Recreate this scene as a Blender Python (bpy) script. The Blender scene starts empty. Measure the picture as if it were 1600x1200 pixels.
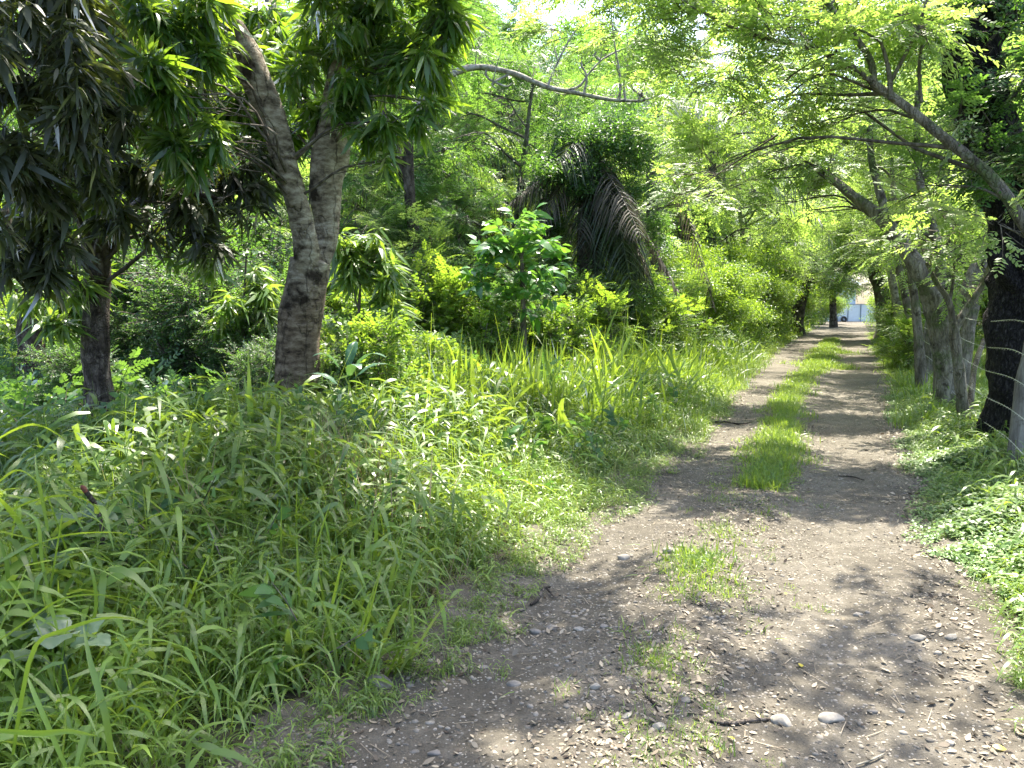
import bpy, bmesh, math, random
import numpy as np

# ------------------------------------------------------------------ camera, sky, sun, exposure
sc = bpy.context.scene
COL = sc.collection
R = math.radians
PITCH = 5.8
EYE = 1.6
cam = bpy.data.cameras.new('camera'); cam.lens = 27.0; cam.sensor_width = 36.0
cam.clip_start = 0.05; cam.clip_end = 2000
camo = bpy.data.objects.new('camera', cam); COL.objects.link(camo)
camo.location = (0, 0, EYE); camo.rotation_euler = (R(90 - PITCH), 0, 0)
sc.camera = camo

SUN_EL, SUN_AZ = 67.0, 24.0            # azimuth measured from +Y (ahead) towards +X
world = bpy.data.worlds.new('World'); sc.world = world; world.use_nodes = True
wn = world.node_tree.nodes; wl = world.node_tree.links
sky = wn.new('ShaderNodeTexSky'); sky.sky_type = 'NISHITA'; sky.sun_disc = False
sky.sun_elevation = R(SUN_EL); sky.sun_rotation = R(SUN_AZ)
sky.dust_density = 3.0; sky.air_density = 1.0; sky.ozone_density = 1.0
wl.new(sky.outputs['Color'], wn['Background'].inputs['Color'])
wn['Background'].inputs['Strength'].default_value = 0.15
sl = bpy.data.lights.new('sun', 'SUN'); sl.energy = 4.6; sl.angle = R(0.53); sl.color = (1.0, 0.93, 0.80)
so = bpy.data.objects.new('sun', sl); COL.objects.link(so)
so.rotation_euler = (R(90 - SUN_EL), 0, R(180 - SUN_AZ))
sc.view_settings.view_transform = 'Standard'; sc.view_settings.look = 'None'
sc.view_settings.exposure = 2.1; sc.view_settings.gamma = 1.0
sc.render.engine = 'CYCLES'
cy = sc.cycles
cy.max_bounces = 7; cy.diffuse_bounces = 4; cy.glossy_bounces = 2; cy.transmission_bounces = 5
cy.transparent_max_bounces = 4; cy.caustics_reflective = False; cy.caustics_refractive = False

# ------------------------------------------------------------------ helpers
rng = np.random.default_rng(11)
random.seed(11)
_p = R(PITCH)
TX = 0.4417                            # the lane runs off to the right at this slope


def P(px, py, Y):
    """world point at distance Y (along +Y) seen at pixel px,py of the 1600x1200 photograph"""
    a = (px - 800) / 1200; b = (600 - py) / 1200
    s = Y / (b * math.sin(_p) + math.cos(_p))
    return np.array([a * s, Y, EYE + (b * math.cos(_p) - math.sin(_p)) * s])


def sstep(x, a, b):
    t = np.clip((np.asarray(x, float) - a) / (b - a), 0, 1)
    return t * t * (3 - 2 * t)


def wob(x, s=0.0):
    return (np.sin(x * 1.7 + s) + 0.6 * np.sin(x * 3.9 + 2.1 * s + 1) + 0.35 * np.sin(x * 9.1 + s * 3 + 2)) / 1.95


def uL(Y): return -1.95 - 0.85 * sstep(Y, 8, 32) + 0.13 * wob(np.asarray(Y) * 1.3, .4)
def uR(Y): return 0.70 + 0.18 * sstep(Y, 10, 40) + 0.07 * wob(np.asarray(Y) * 1.5, 2.4)


def H(x, y):
    """ground height"""
    x = np.asarray(x, float); y = np.asarray(y, float)
    u = x - TX * y
    left = sstep(-u, 2.2, 5.5); right = sstep(u, 0.9, 3.0)
    n = 0.5 * np.sin(x * .55 + 1) * np.cos(y * .43) + 0.3 * np.sin(x * 1.3 + y * .9)
    rut = -0.025 * np.exp(-((u + 1.55) / .35) ** 2) - 0.025 * np.exp(-((u + .15) / .38) ** 2) + 0.02 * np.exp(-((u + .85) / .3) ** 2)
    return left * (0.12 + 0.09 * n) + right * (-0.04 + 0.06 * n) + rut * (1 - left) * (1 - right)


def G(px, py):
    """point on the ground seen at pixel"""
    a = (px - 800) / 1200; b = (600 - py) / 1200
    dz = b * math.cos(_p) - math.sin(_p); dy = b * math.sin(_p) + math.cos(_p)
    s = EYE / -dz
    return np.array([a * s, dy * s, float(H(a * s, dy * s))])


def gp(px, Y):
    x = (px - 800) / 1200 * Y
    return np.array([x, Y, float(H(x, Y))])


class MB:
    def __init__(self):
        self.V = []; self.n = 0; self.F = {3: [], 4: []}; self.M = {3: [], 4: []}; self.A = {3: [], 4: []}

    def add(self, V, F, mat=0, var=0.5):
        V = np.asarray(V, np.float32).reshape(-1, 3); F = np.asarray(F, np.int32)
        if F.size == 0: return self
        k = F.shape[1]; m = F.shape[0]
        self.V.append(V); self.F[k].append(F + self.n); self.n += len(V)
        self.M[k].append(np.broadcast_to(np.asarray(mat, np.int32), (m,)))
        self.A[k].append(np.broadcast_to(np.asarray(var, np.float32), (m,)))
        return self

    def mesh(self, name, mats, smooth=True, origin=(0, 0, 0)):
        me = bpy.data.meshes.new(name)
        V = np.concatenate(self.V) - np.asarray(origin, np.float32)
        q = np.concatenate(self.F[4]) if self.F[4] else np.zeros((0, 4), np.int32)
        t = np.concatenate(self.F[3]) if self.F[3] else np.zeros((0, 3), np.int32)
        M = np.concatenate(self.M[4] + self.M[3]); A = np.concatenate(self.A[4] + self.A[3])
        me.vertices.add(len(V)); me.vertices.foreach_set('co', V.ravel())
        me.loops.add(q.size + t.size); me.loops.foreach_set('vertex_index', np.concatenate([q.ravel(), t.ravel()]))
        me.polygons.add(len(q) + len(t))
        ls = np.concatenate([np.arange(len(q)) * 4, q.size + np.arange(len(t)) * 3]).astype(np.int32)
        me.polygons.foreach_set('loop_start', ls)
        for m in mats: me.materials.append(m)
        me.polygons.foreach_set('material_index', M.astype(np.int32))
        at = me.attributes.new('var', 'FLOAT', 'FACE'); at.data.foreach_set('value', A.astype(np.float32))
        me.update(calc_edges=True)
        me.shade_smooth() if smooth else me.shade_flat()
        return me

    def build(self, name, mats, parent=None, smooth=True, loc=None):
        """loc = world position of the object's own origin (vertices are given in world space)"""
        if not isinstance(mats, (list, tuple)): mats = [mats]
        if loc is None:
            loc = np.array(parent['_at']) if parent is not None and '_at' in parent else np.zeros(3)
        o = bpy.data.objects.new(name, self.mesh(name, mats, smooth, loc))
        COL.objects.link(o)
        if parent is not None: o.parent = parent
        else: o.location = loc
        return o


def tag(o, label=None, cat=None, group=None, kind=None):
    if label: o['label'] = label
    if cat: o['category'] = cat
    if group: o['group'] = group
    if kind: o['kind'] = kind
    return o


def thing(name, label, cat, loc, group=None):
    o = bpy.data.objects.new(name, None); COL.objects.link(o)
    o.location = tuple(float(v) for v in loc); o.empty_display_size = .2
    o['_at'] = [float(v) for v in loc]
    return tag(o, label, cat, group)


def copy_tree(o, loc, rz=0, s=1.0, label=None, group=None, sz=None):
    c = o.copy(); COL.objects.link(c)
    c.location = tuple(float(v) for v in loc); c.rotation_euler = (0, 0, rz)
    c.scale = (s, s, sz if sz else s)
    if label: c['label'] = label
    if group: c['group'] = group
    for ch in list(o.children):
        d = ch.copy(); COL.objects.link(d); d.parent = c
        for g in list(ch.children):
            e = g.copy(); COL.objects.link(e); e.parent = d
    return c


# ------------------------------------------------------------------ materials
def newmat(name):
    m = bpy.data.materials.new(name); m.use_nodes = True
    nt = m.node_tree; nt.nodes.clear()
    return m, nt.nodes, nt.links


def ramp(n, stops):
    r = n.new('ShaderNodeValToRGB')
    while len(r.color_ramp.elements) < len(stops): r.color_ramp.elements.new(.5)
    for e, (p, c) in zip(r.color_ramp.elements, stops):
        e.position = p; e.color = (*c, 1)
    return r


def leaf_mat(name, c1, c2, t1, t2, tf=.45, gloss=.06, rough=.38):
    """c = reflected colour range, t = colour of light let through"""
    m, n, l = newmat(name)
    at = n.new('ShaderNodeAttribute'); at.attribute_name = 'var'
    r1 = ramp(n, [(0, c1), (.75, c2), (1, tuple(min(1, v * 1.35) for v in c2))]); r2 = ramp(n, [(0, t1), (1, t2)])
    l.new(at.outputs['Fac'], r1.inputs[0]); l.new(at.outputs['Fac'], r2.inputs[0])
    d = n.new('ShaderNodeBsdfDiffuse'); t = n.new('ShaderNodeBsdfTranslucent'); g = n.new('ShaderNodeBsdfGlossy')
    g.inputs['Roughness'].default_value = rough; g.inputs['Color'].default_value = (1, 1, 1, 1)
    l.new(r1.outputs[0], d.inputs[0]); l.new(r2.outputs[0], t.inputs[0])
    a = n.new('ShaderNodeMixShader'); a.inputs[0].default_value = tf
    l.new(d.outputs[0], a.inputs[1]); l.new(t.outputs[0], a.inputs[2])
    f = n.new('ShaderNodeFresnel'); f.inputs[0].default_value = 1.4
    ma = n.new('ShaderNodeMath'); ma.operation = 'MULTIPLY_ADD'; ma.inputs[1].default_value = .32; ma.inputs[2].default_value = gloss * .4
    l.new(f.outputs[0], ma.inputs[0])
    b = n.new('ShaderNodeMixShader'); l.new(ma.outputs[0], b.inputs[0])
    l.new(a.outputs[0], b.inputs[1]); l.new(g.outputs[0], b.inputs[2])
    o = n.new('ShaderNodeOutputMaterial'); l.new(b.outputs[0], o.inputs[0])
    return m


def noise(n, l, co, scale, detail=5, rough=.6, stretch=None):
    t = n.new('ShaderNodeTexNoise'); t.inputs['Scale'].default_value = scale
    t.inputs['Detail'].default_value = detail; t.inputs['Roughness'].default_value = rough
    if stretch:
        mp = n.new('ShaderNodeMapping'); mp.inputs['Scale'].default_value = stretch
        l.new(co, mp.inputs[0]); l.new(mp.outputs[0], t.inputs[0])
    else: l.new(co, t.inputs[0])
    return t


def mixc(n, l, fac, a, b, mode='MIX'):
    m = n.new('ShaderNodeMix'); m.data_type = 'RGBA'; m.blend_type = mode
    for sock, v in ((m.inputs['Factor'], fac), (m.inputs['A'], a), (m.inputs['B'], b)):
        if hasattr(v, 'links'): l.new(v, sock)
        else: sock.default_value = v if isinstance(v, float) else (*v, 1)
    return m.outputs['Result']


def bark_mat(name, base, light, dark, stretch=(1, 1, .35), sc1=6, blotch=.5, bump=.6, moss=None, char=None, crack=None, lowdark=False):
    m, n, l = newmat(name)
    tc = n.new('ShaderNodeTexCoord'); co = tc.outputs['Object']
    n1 = noise(n, l, co, sc1, 6, .65, stretch)
    r1 = ramp(n, [(.3, dark), (.48, base), (.68, light)]); l.new(n1.outputs[0], r1.inputs[0])
    n2 = noise(n, l, co, sc1 * .45, 4, .6)
    r2 = ramp(n, [(.5 + .12 * (1 - blotch), (0, 0, 0)), (.62 + .1 * (1 - blotch), (1, 1, 1))]); l.new(n2.outputs[0], r2.inputs[0])
    c = mixc(n, l, r2.outputs[0], r1.outputs[0], dark)
    n3 = noise(n, l, co, sc1 * 7, 5, .7, stretch)
    c = mixc(n, l, 0.35, c, n3.outputs[0], 'OVERLAY')
    if moss:
        n4 = noise(n, l, co, 2.3, 5, .7); r4 = ramp(n, [(.52, (0, 0, 0)), (.64, (1, 1, 1))]); l.new(n4.outputs[0], r4.inputs[0])
        c = mixc(n, l, r4.outputs[0], c, moss)
    if char:
        # charred area: object-space height and side, broken by noise
        sx = n.new('ShaderNodeSeparateXYZ'); l.new(co, sx.inputs[0])
        n5 = noise(n, l, co, 2.2, 5, .7)
        a = n.new('ShaderNodeMath'); a.operation = 'MULTIPLY_ADD'; a.inputs[1].default_value = 1.6; l.new(n5.outputs[0], a.inputs[0]); l.new(sx.outputs['X'], a.inputs[2])
        h = n.new('ShaderNodeMath'); h.operation = 'MULTIPLY_ADD'; h.inputs[1].default_value = char[0]; l.new(sx.outputs['Z'], h.inputs[0]); l.new(a.outputs[0], h.inputs[2])
        r5 = ramp(n, [(char[1], (1, 1, 1)), (char[1] + .06, (0, 0, 0))]); l.new(h.outputs[0], r5.inputs[0])
        rcc = ramp(n, [(.42, (.007, .006, .007)), (.56, (.03, .027, .027)), (.68, (.09, .083, .08))]); l.new(n3.outputs[0], rcc.inputs[0]); c = mixc(n, l, r5.outputs[0], c, rcc.outputs[0])
    if lowdark:      # older, rougher brown bark on the bole, broken by noise
        sx = n.new('ShaderNodeSeparateXYZ'); l.new(co, sx.inputs[0])
        n6 = noise(n, l, co, 3.0, 5, .7)
        h = n.new('ShaderNodeMath'); h.operation = 'MULTIPLY_ADD'; h.inputs[1].default_value = 1.8; l.new(n6.outputs[0], h.inputs[0]); l.new(sx.outputs['Z'], h.inputs[2])
        r6 = ramp(n, [(2.35 / 4, (1, 1, 1)), (3.0 / 4, (0, 0, 0))]); dv = n.new('ShaderNodeMath'); dv.operation = 'DIVIDE'; dv.inputs[1].default_value = 4; l.new(h.outputs[0], dv.inputs[0]); l.new(dv.outputs[0], r6.inputs[0])
        c = mixc(n, l, r6.outputs[0], c, mixc(n, l, .8, c, (.42, .33, .27), 'MULTIPLY'))
    ck = None
    if crack:
        mp = n.new('ShaderNodeMapping'); mp.inputs['Scale'].default_value = crack[1]; l.new(co, mp.inputs[0])
        nd = noise(n, l, co, 5, 3, .6); dm = mixc(n, l, .12, mp.outputs[0], nd.outputs['Color'])
        vo = n.new('ShaderNodeTexVoronoi'); vo.feature = 'DISTANCE_TO_EDGE'; vo.inputs['Scale'].default_value = crack[0]; l.new(dm, vo.inputs['Vector'])
        rc_ = ramp(n, [(0, (0, 0, 0)), (crack[2], (1, 1, 1))]); l.new(vo.outputs['Distance'], rc_.inputs[0]); ck = rc_.outputs[0]
        nb = noise(n, l, co, 4, 4, .7); rb = ramp(n, [(.44, (0, 0, 0)), (.6, (1, 1, 1))]); l.new(nb.outputs[0], rb.inputs[0])
        iv = n.new('ShaderNodeInvert'); l.new(ck, iv.inputs['Color'])
        am = mixc(n, l, 1.0, iv.outputs[0], rb.outputs[0], 'MULTIPLY')
        c = mixc(n, l, mixc(n, l, crack[3], (0, 0, 0), am), c, dark)
    b = n.new('ShaderNodeBsdfPrincipled'); l.new(c, b.inputs['Base Color']); b.inputs['Roughness'].default_value = .9
    b.inputs['Specular IOR Level'].default_value = .25
    ad = n.new('ShaderNodeMath'); ad.operation = 'ADD'; l.new(n1.outputs[0], ad.inputs[0]); l.new(n3.outputs[0], ad.inputs[1])
    bp = n.new('ShaderNodeBump'); bp.inputs['Strength'].default_value = bump; bp.inputs['Distance'].default_value = .03
    hh = ad.outputs[0]
    if ck is not None:
        a2 = n.new('ShaderNodeMath'); a2.operation = 'MULTIPLY_ADD'; a2.inputs[1].default_value = .8; l.new(ck, a2.inputs[0]); l.new(hh, a2.inputs[2]); hh = a2.outputs[0]
    l.new(hh, bp.inputs['Height']); l.new(bp.outputs[0], b.inputs['Normal'])
    o = n.new('ShaderNodeOutputMaterial'); l.new(b.outputs[0], o.inputs[0])
    return m


def plain_mat(name, c, rough=.8, metal=0.0, var=0.25, scale=20, bump=.2):
    m, n, l = newmat(name)
    tc = n.new('ShaderNodeTexCoord'); nn = noise(n, l, tc.outputs['Object'], scale)
    r = ramp(n, [(.3, tuple(v * (1 - var) for v in c)), (.7, tuple(min(1, v * (1 + var)) for v in c))]); l.new(nn.outputs[0], r.inputs[0])
    b = n.new('ShaderNodeBsdfPrincipled'); l.new(r.outputs[0], b.inputs['Base Color']); b.inputs['Roughness'].default_value = rough
    b.inputs['Metallic'].default_value = metal
    bp = n.new('ShaderNodeBump'); bp.inputs['Strength'].default_value = bump; bp.inputs['Distance'].default_value = .01
    l.new(nn.outputs[0], bp.inputs['Height']); l.new(bp.outputs[0], b.inputs['Normal'])
    o = n.new('ShaderNodeOutputMaterial'); l.new(b.outputs[0], o.inputs[0])
    return m


def soil_mat(name, dark, mid, light, green=None):
    m, n, l = newmat(name)
    g = n.new('ShaderNodeNewGeometry'); co = g.outputs['Position']
    a = noise(n, l, co, .9, 5, .6); b_ = noise(n, l, co, 11, 8, .7); c_ = noise(n, l, co, 90, 4, .7)
    r = ramp(n, [(.3, dark), (.5, mid), (.72, light)])
    ad = n.new('ShaderNodeMath'); ad.operation = 'MULTIPLY_ADD'; ad.inputs[1].default_value = .55; l.new(a.outputs[0], ad.inputs[0])
    m2 = n.new('ShaderNodeMath'); m2.operation = 'MULTIPLY'; m2.inputs[1].default_value = .45; l.new(b_.outputs[0], m2.inputs[0]); l.new(m2.outputs[0], ad.inputs[2])
    l.new(ad.outputs[0], r.inputs[0])
    c = mixc(n, l, 0.55, r.outputs[0], c_.outputs[0], 'OVERLAY')
    # scattered small grit, dark and light
    v = n.new('ShaderNodeTexVoronoi'); v.inputs['Scale'].default_value = 62; l.new(co, v.inputs['Vector'])
    sp = n.new('ShaderNodeSeparateColor'); l.new(v.outputs['Color'], sp.inputs[0])
    rr = ramp(n, [(.76, (0, 0, 0)), (.80, (1, 1, 1))]); l.new(sp.outputs[0], rr.inputs[0])
    rd = ramp(n, [(.22, (1, 1, 1)), (.34, (0, 0, 0))]); l.new(v.outputs['Distance'], rd.inputs[0])
    mk = n.new('ShaderNodeMath'); mk.operation = 'MULTIPLY'; l.new(rr.outputs[0], mk.inputs[0]); l.new(rd.outputs[0], mk.inputs[1])
    c = mixc(n, l, mk.outputs[0], c, tuple(min(1, x * 1.5 + .03) for x in light))
    if green:
        n4 = noise(n, l, co, .35, 4, .6); r4 = ramp(n, [(.4, (0, 0, 0)), (.6, (1, 1, 1))]); l.new(n4.outputs[0], r4.inputs[0])
        c = mixc(n, l, r4.outputs[0], c, green)
    b = n.new('ShaderNodeBsdfPrincipled'); l.new(c, b.inputs['Base Color']); b.inputs['Roughness'].default_value = .95
    b.inputs['Specular IOR Level'].default_value = .2
    s = n.new('ShaderNodeMath'); s.operation = 'MULTIPLY_ADD'; s.inputs[1].default_value = .5; l.new(c_.outputs[0], s.inputs[0]); l.new(b_.outputs[0], s.inputs[2])
    bp = n.new('ShaderNodeBump'); bp.inputs['Strength'].default_value = .9; bp.inputs['Distance'].default_value = .02
    l.new(s.outputs[0], bp.inputs['Height']); l.new(bp.outputs[0], b.inputs['Normal'])
    o = n.new('ShaderNodeOutputMaterial'); l.new(b.outputs[0], o.inputs[0])
    return m


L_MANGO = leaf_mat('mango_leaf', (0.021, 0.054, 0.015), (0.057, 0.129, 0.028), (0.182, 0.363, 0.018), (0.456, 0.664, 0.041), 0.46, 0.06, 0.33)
L_DARKM = leaf_mat('silhouetted_mango_leaf', (.014, .019, .011), (.044, .058, .03), (.06, .09, .01), (.26, .32, .03), .36, .04, .42)  # mango leaf darkened: the shade of a backlit crown is in the colour
L_YOUNG_BACKLIT = leaf_mat('young_and_backlit_mango_leaf', (0.043, 0.106, 0.022), (0.104, 0.193, 0.041), (0.228, 0.407, 0.028), (0.456, 0.6, 0.066), 0.5, 0.07, 0.35)  # sapling leaves; also paints the backlight on the left mango's bright clumps
L_ACAC = leaf_mat('feathery_leaf', (.07, .125, .03), (.145, .24, .055), (.3, .48, .06), (.54, .74, .13), .58, .02, .5)
L_WOOD = leaf_mat('woodland_leaf', (0.033, 0.093, 0.028), (0.074, 0.177, 0.041), (0.156, 0.353, 0.041), (0.328, 0.558, 0.066), 0.48, 0.03, 0.45)
L_SHRUB = leaf_mat('shrub_leaf', (0.043, 0.106, 0.022), (0.104, 0.203, 0.028), (0.255, 0.445, 0.028), (0.475, 0.657, 0.053), 0.5, 0.04, 0.4)
L_BUSH = leaf_mat('dark_bush_leaf', (0.022, 0.07, 0.028), (0.059, 0.14, 0.041), (0.109, 0.279, 0.028), (0.265, 0.465, 0.053), 0.45, 0.04, 0.42)
L_GRASS = leaf_mat('grass_blade', (0.048, 0.102, 0.022), (0.115, 0.19, 0.028), (0.27, 0.43, 0.03), (0.5, 0.67, 0.05), .4, .06, .38)
L_STRAW = leaf_mat('straw', (.16, .12, .06), (.34, .27, .15), (.2, .16, .07), (.35, .28, .14), .3, .03, .5)
L_HERB = leaf_mat('herb_leaf', (.06, .115, .035), (.13, .22, .065), (.18, .34, .04), (.36, .52, .09), .36, .06, .42)
L_BROAD = leaf_mat('rough_leaf', (.07, .12, .06), (.13, .19, .10), (.15, .3, .04), (.3, .45, .06), .3, .07, .42)
L_PALM = leaf_mat('palm_leaf', (0.022, 0.056, 0.028), (0.067, 0.121, 0.053), (0.156, 0.279, 0.041), (0.328, 0.484, 0.066), 0.42, 0.06, 0.36)
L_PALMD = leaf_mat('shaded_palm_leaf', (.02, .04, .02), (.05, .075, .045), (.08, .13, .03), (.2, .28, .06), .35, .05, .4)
L_DEADP = leaf_mat('dead_palm_leaf', (.03, .028, .02), (.095, .082, .065), (.08, .07, .05), (.2, .17, .12), .25, .03, .5)
L_LITTER = leaf_mat('dry_leaf', (.05, .036, .025), (.28, .235, .17), (.1, .07, .04), (.3, .22, .12), .15, .03, .5)
L_YELLOW = leaf_mat('yellow_leaf', (.3, .3, .03), (.5, .42, .05), (.4, .4, .05), (.5, .45, .05), .3, .05, .4)
B_MANGO = bark_mat('mango_bark', (.34, .29, .22), (.66, .61, .50), (.045, .034, .025), (1, 1, 2.4), 7, .75, 1.1, crack=(3.2, (1, 1, .1), .02, .8), lowdark=True)
B_MANGO2 = bark_mat('lower_mango_bark', (.15, .12, .10), (.27, .23, .19), (.03, .024, .02), (1, 1, 2.2), 6, .5, .8)
B_DARK = bark_mat('dark_bark', (.09, .072, .058), (.24, .21, .18), (.02, .016, .013), (1, 1, .5), 8, .6, 1.0, crack=(26, (1, 1, .2), .10, .6))
B_GREY = bark_mat('grey_bark', (.19, .17, .135), (.36, .33, .28), (.06, .05, .04), (1, 1, .3), 9, .35, .9, moss=(.10, .13, .05), crack=(26, (1, 1, .14), .10, .45))
B_TWIG = bark_mat('twig_bark', (.10, .085, .07), (.22, .2, .17), (.03, .025, .02), (1, 1, .4), 9, .4, .4)
B_PALEB = bark_mat('pale_branch_bark', (.27, .25, .2), (.45, .43, .37), (.07, .06, .05), (1, 1, 1), 12, .4, .4)
B_BURNT = bark_mat('burnt_bark', (.075, .06, .05), (.19, .165, .15), (.016, .013, .012), (1, 1, .4), 7, .5, 1.4, char=(.33, 1.38), crack=(22, (1, 1, .3), .12, .6))
B_PALM = bark_mat('palm_bark', (.10, .085, .07), (.2, .18, .15), (.02, .016, .014), (1, 1, 3.5), 6, .5, .9)
B_POST = bark_mat('post_wood', (.22, .20, .17), (.38, .36, .31), (.07, .06, .05), (1, 1, .12), 14, .3, .8)
M_WIRE = plain_mat('galvanised_wire', (.62, .62, .6), .35, .7, .1, 30)
M_STONE = plain_mat('pale_stone', (.26, .235, .195), .85, 0, .3, 26, .4)
M_STONE2 = plain_mat('grey_stone', (.16, .145, .125), .85, 0, .3, 26, .4)
M_GRAV = plain_mat('gravel', (.19, .17, .14), .9, 0, .6, 7, .3)
M_GATE = plain_mat('white_painted_metal', (.68, .77, .88), .55, 0, .06, 3, .05)
M_GFRAME = plain_mat('blue_grey_metal', (.16, .22, .29), .5, 0, .1, 5, .05)
M_WALL = plain_mat('pale_render', (.52, .64, .82), .9, 0, .06, 2, .05)
M_ROOF = plain_mat('sheet_roof', (.30, .36, .44), .7, 0, .15, 3, .1)
M_RUBBER = plain_mat('black_rubber', (.02, .022, .028), .7)
M_GROUND = soil_mat('forest_soil', (.02, .016, .012), (.05, .04, .028), (.09, .075, .05), (.035, .05, .018))
M_ROAD = soil_mat('lane_dirt', (.042, .037, .029), (.098, .087, .068), (.195, .177, .145))


# ------------------------------------------------------------------ geometry helpers
def smooth_path(pts, n):
    pts = np.asarray(pts, float)
    k = len(pts)
    if k == 2:
        t = np.linspace(0, 1, n)[:, None]; return pts[0] * (1 - t) + pts[1] * t
    t = np.linspace(0, k - 1, n); i = np.clip(t.astype(int), 0, k - 2); f = (t - i)[:, None]
    p0 = pts[np.maximum(i - 1, 0)]; p1 = pts[i]; p2 = pts[i + 1]; p3 = pts[np.minimum(i + 2, k - 1)]
    return .5 * ((2 * p1) + (-p0 + p2) * f + (2 * p0 - 5 * p1 + 4 * p2 - p3) * f ** 2 + (-p0 + 3 * p1 - 3 * p2 + p3) * f ** 3)


def tube(mb, pts, rad, sides=8, n=None, mat=0, rough=0.0, flare=0.0, cap=True, seed=0):
    """tapered tube along a smooth path; rough = relative lumpiness"""
    pts = np.asarray(pts, float)
    n = n or max(2, len(pts) * 2)
    path = smooth_path(np.c_[pts, np.broadcast_to(np.asarray(rad, float), (len(pts),))], n)
    c = path[:, :3]; r = path[:, 3]
    d = np.gradient(c, axis=0); d /= np.linalg.norm(d, axis=1)[:, None] + 1e-9
    ref = np.array([1., 0, 0]) if abs(d[0][0]) < .8 else np.array([0, 1., 0])
    u = np.zeros_like(d); u[0] = np.cross(d[0], ref); u[0] /= np.linalg.norm(u[0])
    for k in range(1, n):
        q = u[k - 1] - d[k] * np.dot(u[k - 1], d[k]); u[k] = q / (np.linalg.norm(q) + 1e-9)
    v = np.cross(d, u)
    a = np.linspace(0, 2 * np.pi, sides, endpoint=False)
    rr = np.repeat(r[:, None], sides, 1)
    if rough:
        K = np.arange(n)[:, None]; S = a[None, :]
        rr = rr * (1 + rough * (np.sin(3 * S + .35 * K + seed) * .5 + np.sin(5 * S - .6 * K + 2 * seed) * .35 + np.sin(2 * S + 1.1 * K + seed) * .4 + .25 * np.sin(9 * S + 1.7 * K)))
    if flare:
        t = np.linspace(0, 1, n)[:, None]
        rr = rr * (1 + flare * np.exp(-t * 9) * (1 + .35 * np.sin(5 * a[None, :] + seed)))
    V = c[:, None] + rr[..., None] * (np.cos(a)[None, :, None] * u[:, None] + np.sin(a)[None, :, None] * v[:, None])
    i = np.arange(n - 1)[:, None] * sides; j = np.arange(sides)[None, :]; j2 = (j + 1) % sides
    F = np.stack([i + j, i + j2, i + sides + j2, i + sides + j], -1).reshape(-1, 4)
    V = V.reshape(-1, 3)
    mb.add(V, F, mat, 0.5)
    if cap:
        e = V[-sides:]; ctr = c[-1] + d[-1] * r[-1] * .4
        mb.add(np.vstack([e, ctr]), np.array([[k, (k + 1) % sides, sides] for k in range(sides)]), mat, .5)
    return c, r


def strips(base, dr, L, W, droop, seg=4, twist=None, prof=None, g=(0, 0, -1.)):
    """many curved blades at once -> V, F, index of blade per face"""
    base = np.asarray(base, float); N = len(base)
    dr = np.asarray(dr, float); dr = dr / (np.linalg.norm(dr, axis=1)[:, None] + 1e-9)
    L = np.broadcast_to(L, (N,)); W = np.broadcast_to(W, (N,)); droop = np.broadcast_to(droop, (N,))
    t = np.linspace(0, 1, seg + 1)
    w = np.asarray(prof if prof is not None else np.clip(1.25 * (1 - t ** 2.2) * (0.55 + .45 * np.sin(np.pi * np.minimum(1, t + .25))), .03, 1))
    c = base[:, None] + dr[:, None] * (L[:, None] * t)[..., None] + np.asarray(g)[None, None] * (droop * L)[:, None, None] * (t ** 2)[None, :, None]
    up = np.array([0, 0, 1.]); side = np.cross(dr, up)
    bad = np.linalg.norm(side, axis=1) < .05
    side[bad] = np.array([1., 0, 0]); side /= np.linalg.norm(side, axis=1)[:, None]
    if twist is not None:
        tw = np.broadcast_to(twist, (N,)); o = np.cross(dr, side)
        side = side * np.cos(tw)[:, None] + o * np.sin(tw)[:, None]
    off = side[:, None] * (W[:, None] * w[None])[..., None] * .5
    V = np.stack([c - off, c + off], 2).reshape(-1, 3)
    i = np.arange(N)[:, None] * (2 * (seg + 1)); k = np.arange(seg)[None] * 2
    F = np.stack([i + k, i + k + 1, i + k + 3, i + k + 2], -1).reshape(-1, 4)
    return V, F, np.repeat(np.arange(N), seg)


LP = np.array([.12, .8, 1, .62, .04])


def azel(az, el):
    az = np.asarray(az, float); el = np.asarray(el, float)
    return np.stack([np.cos(el) * np.cos(az), np.cos(el) * np.sin(az), np.sin(el)], -1)


def T_from(V, F, var, mat=None):
    return (np.asarray(V, float), np.asarray(F), np.broadcast_to(np.asarray(var, float), (len(F),)), np.zeros(len(F), int) if mat is None else mat)


def t_whorl(r, n=9, L=.225, W=.05, seg=4, droop=(.35, 1.0)):
    az = r.uniform(0, 2 * np.pi, n); el = r.uniform(-1.05, .35, n)
    ll = L * r.uniform(.65, 1.15, n)
    base = azel(az, el) * .02 + np.c_[np.zeros((n, 2)), r.uniform(-.06, .03, n)]
    V, F, k = strips(base, azel(az, el), ll, W * ll / L, r.uniform(*droop, n), seg, r.normal(0, .3, n), np.interp(np.linspace(0, 1, seg + 1), np.linspace(0, 1, 5), LP))
    return T_from(V, F, r.uniform(0, 1, n)[k])


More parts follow.
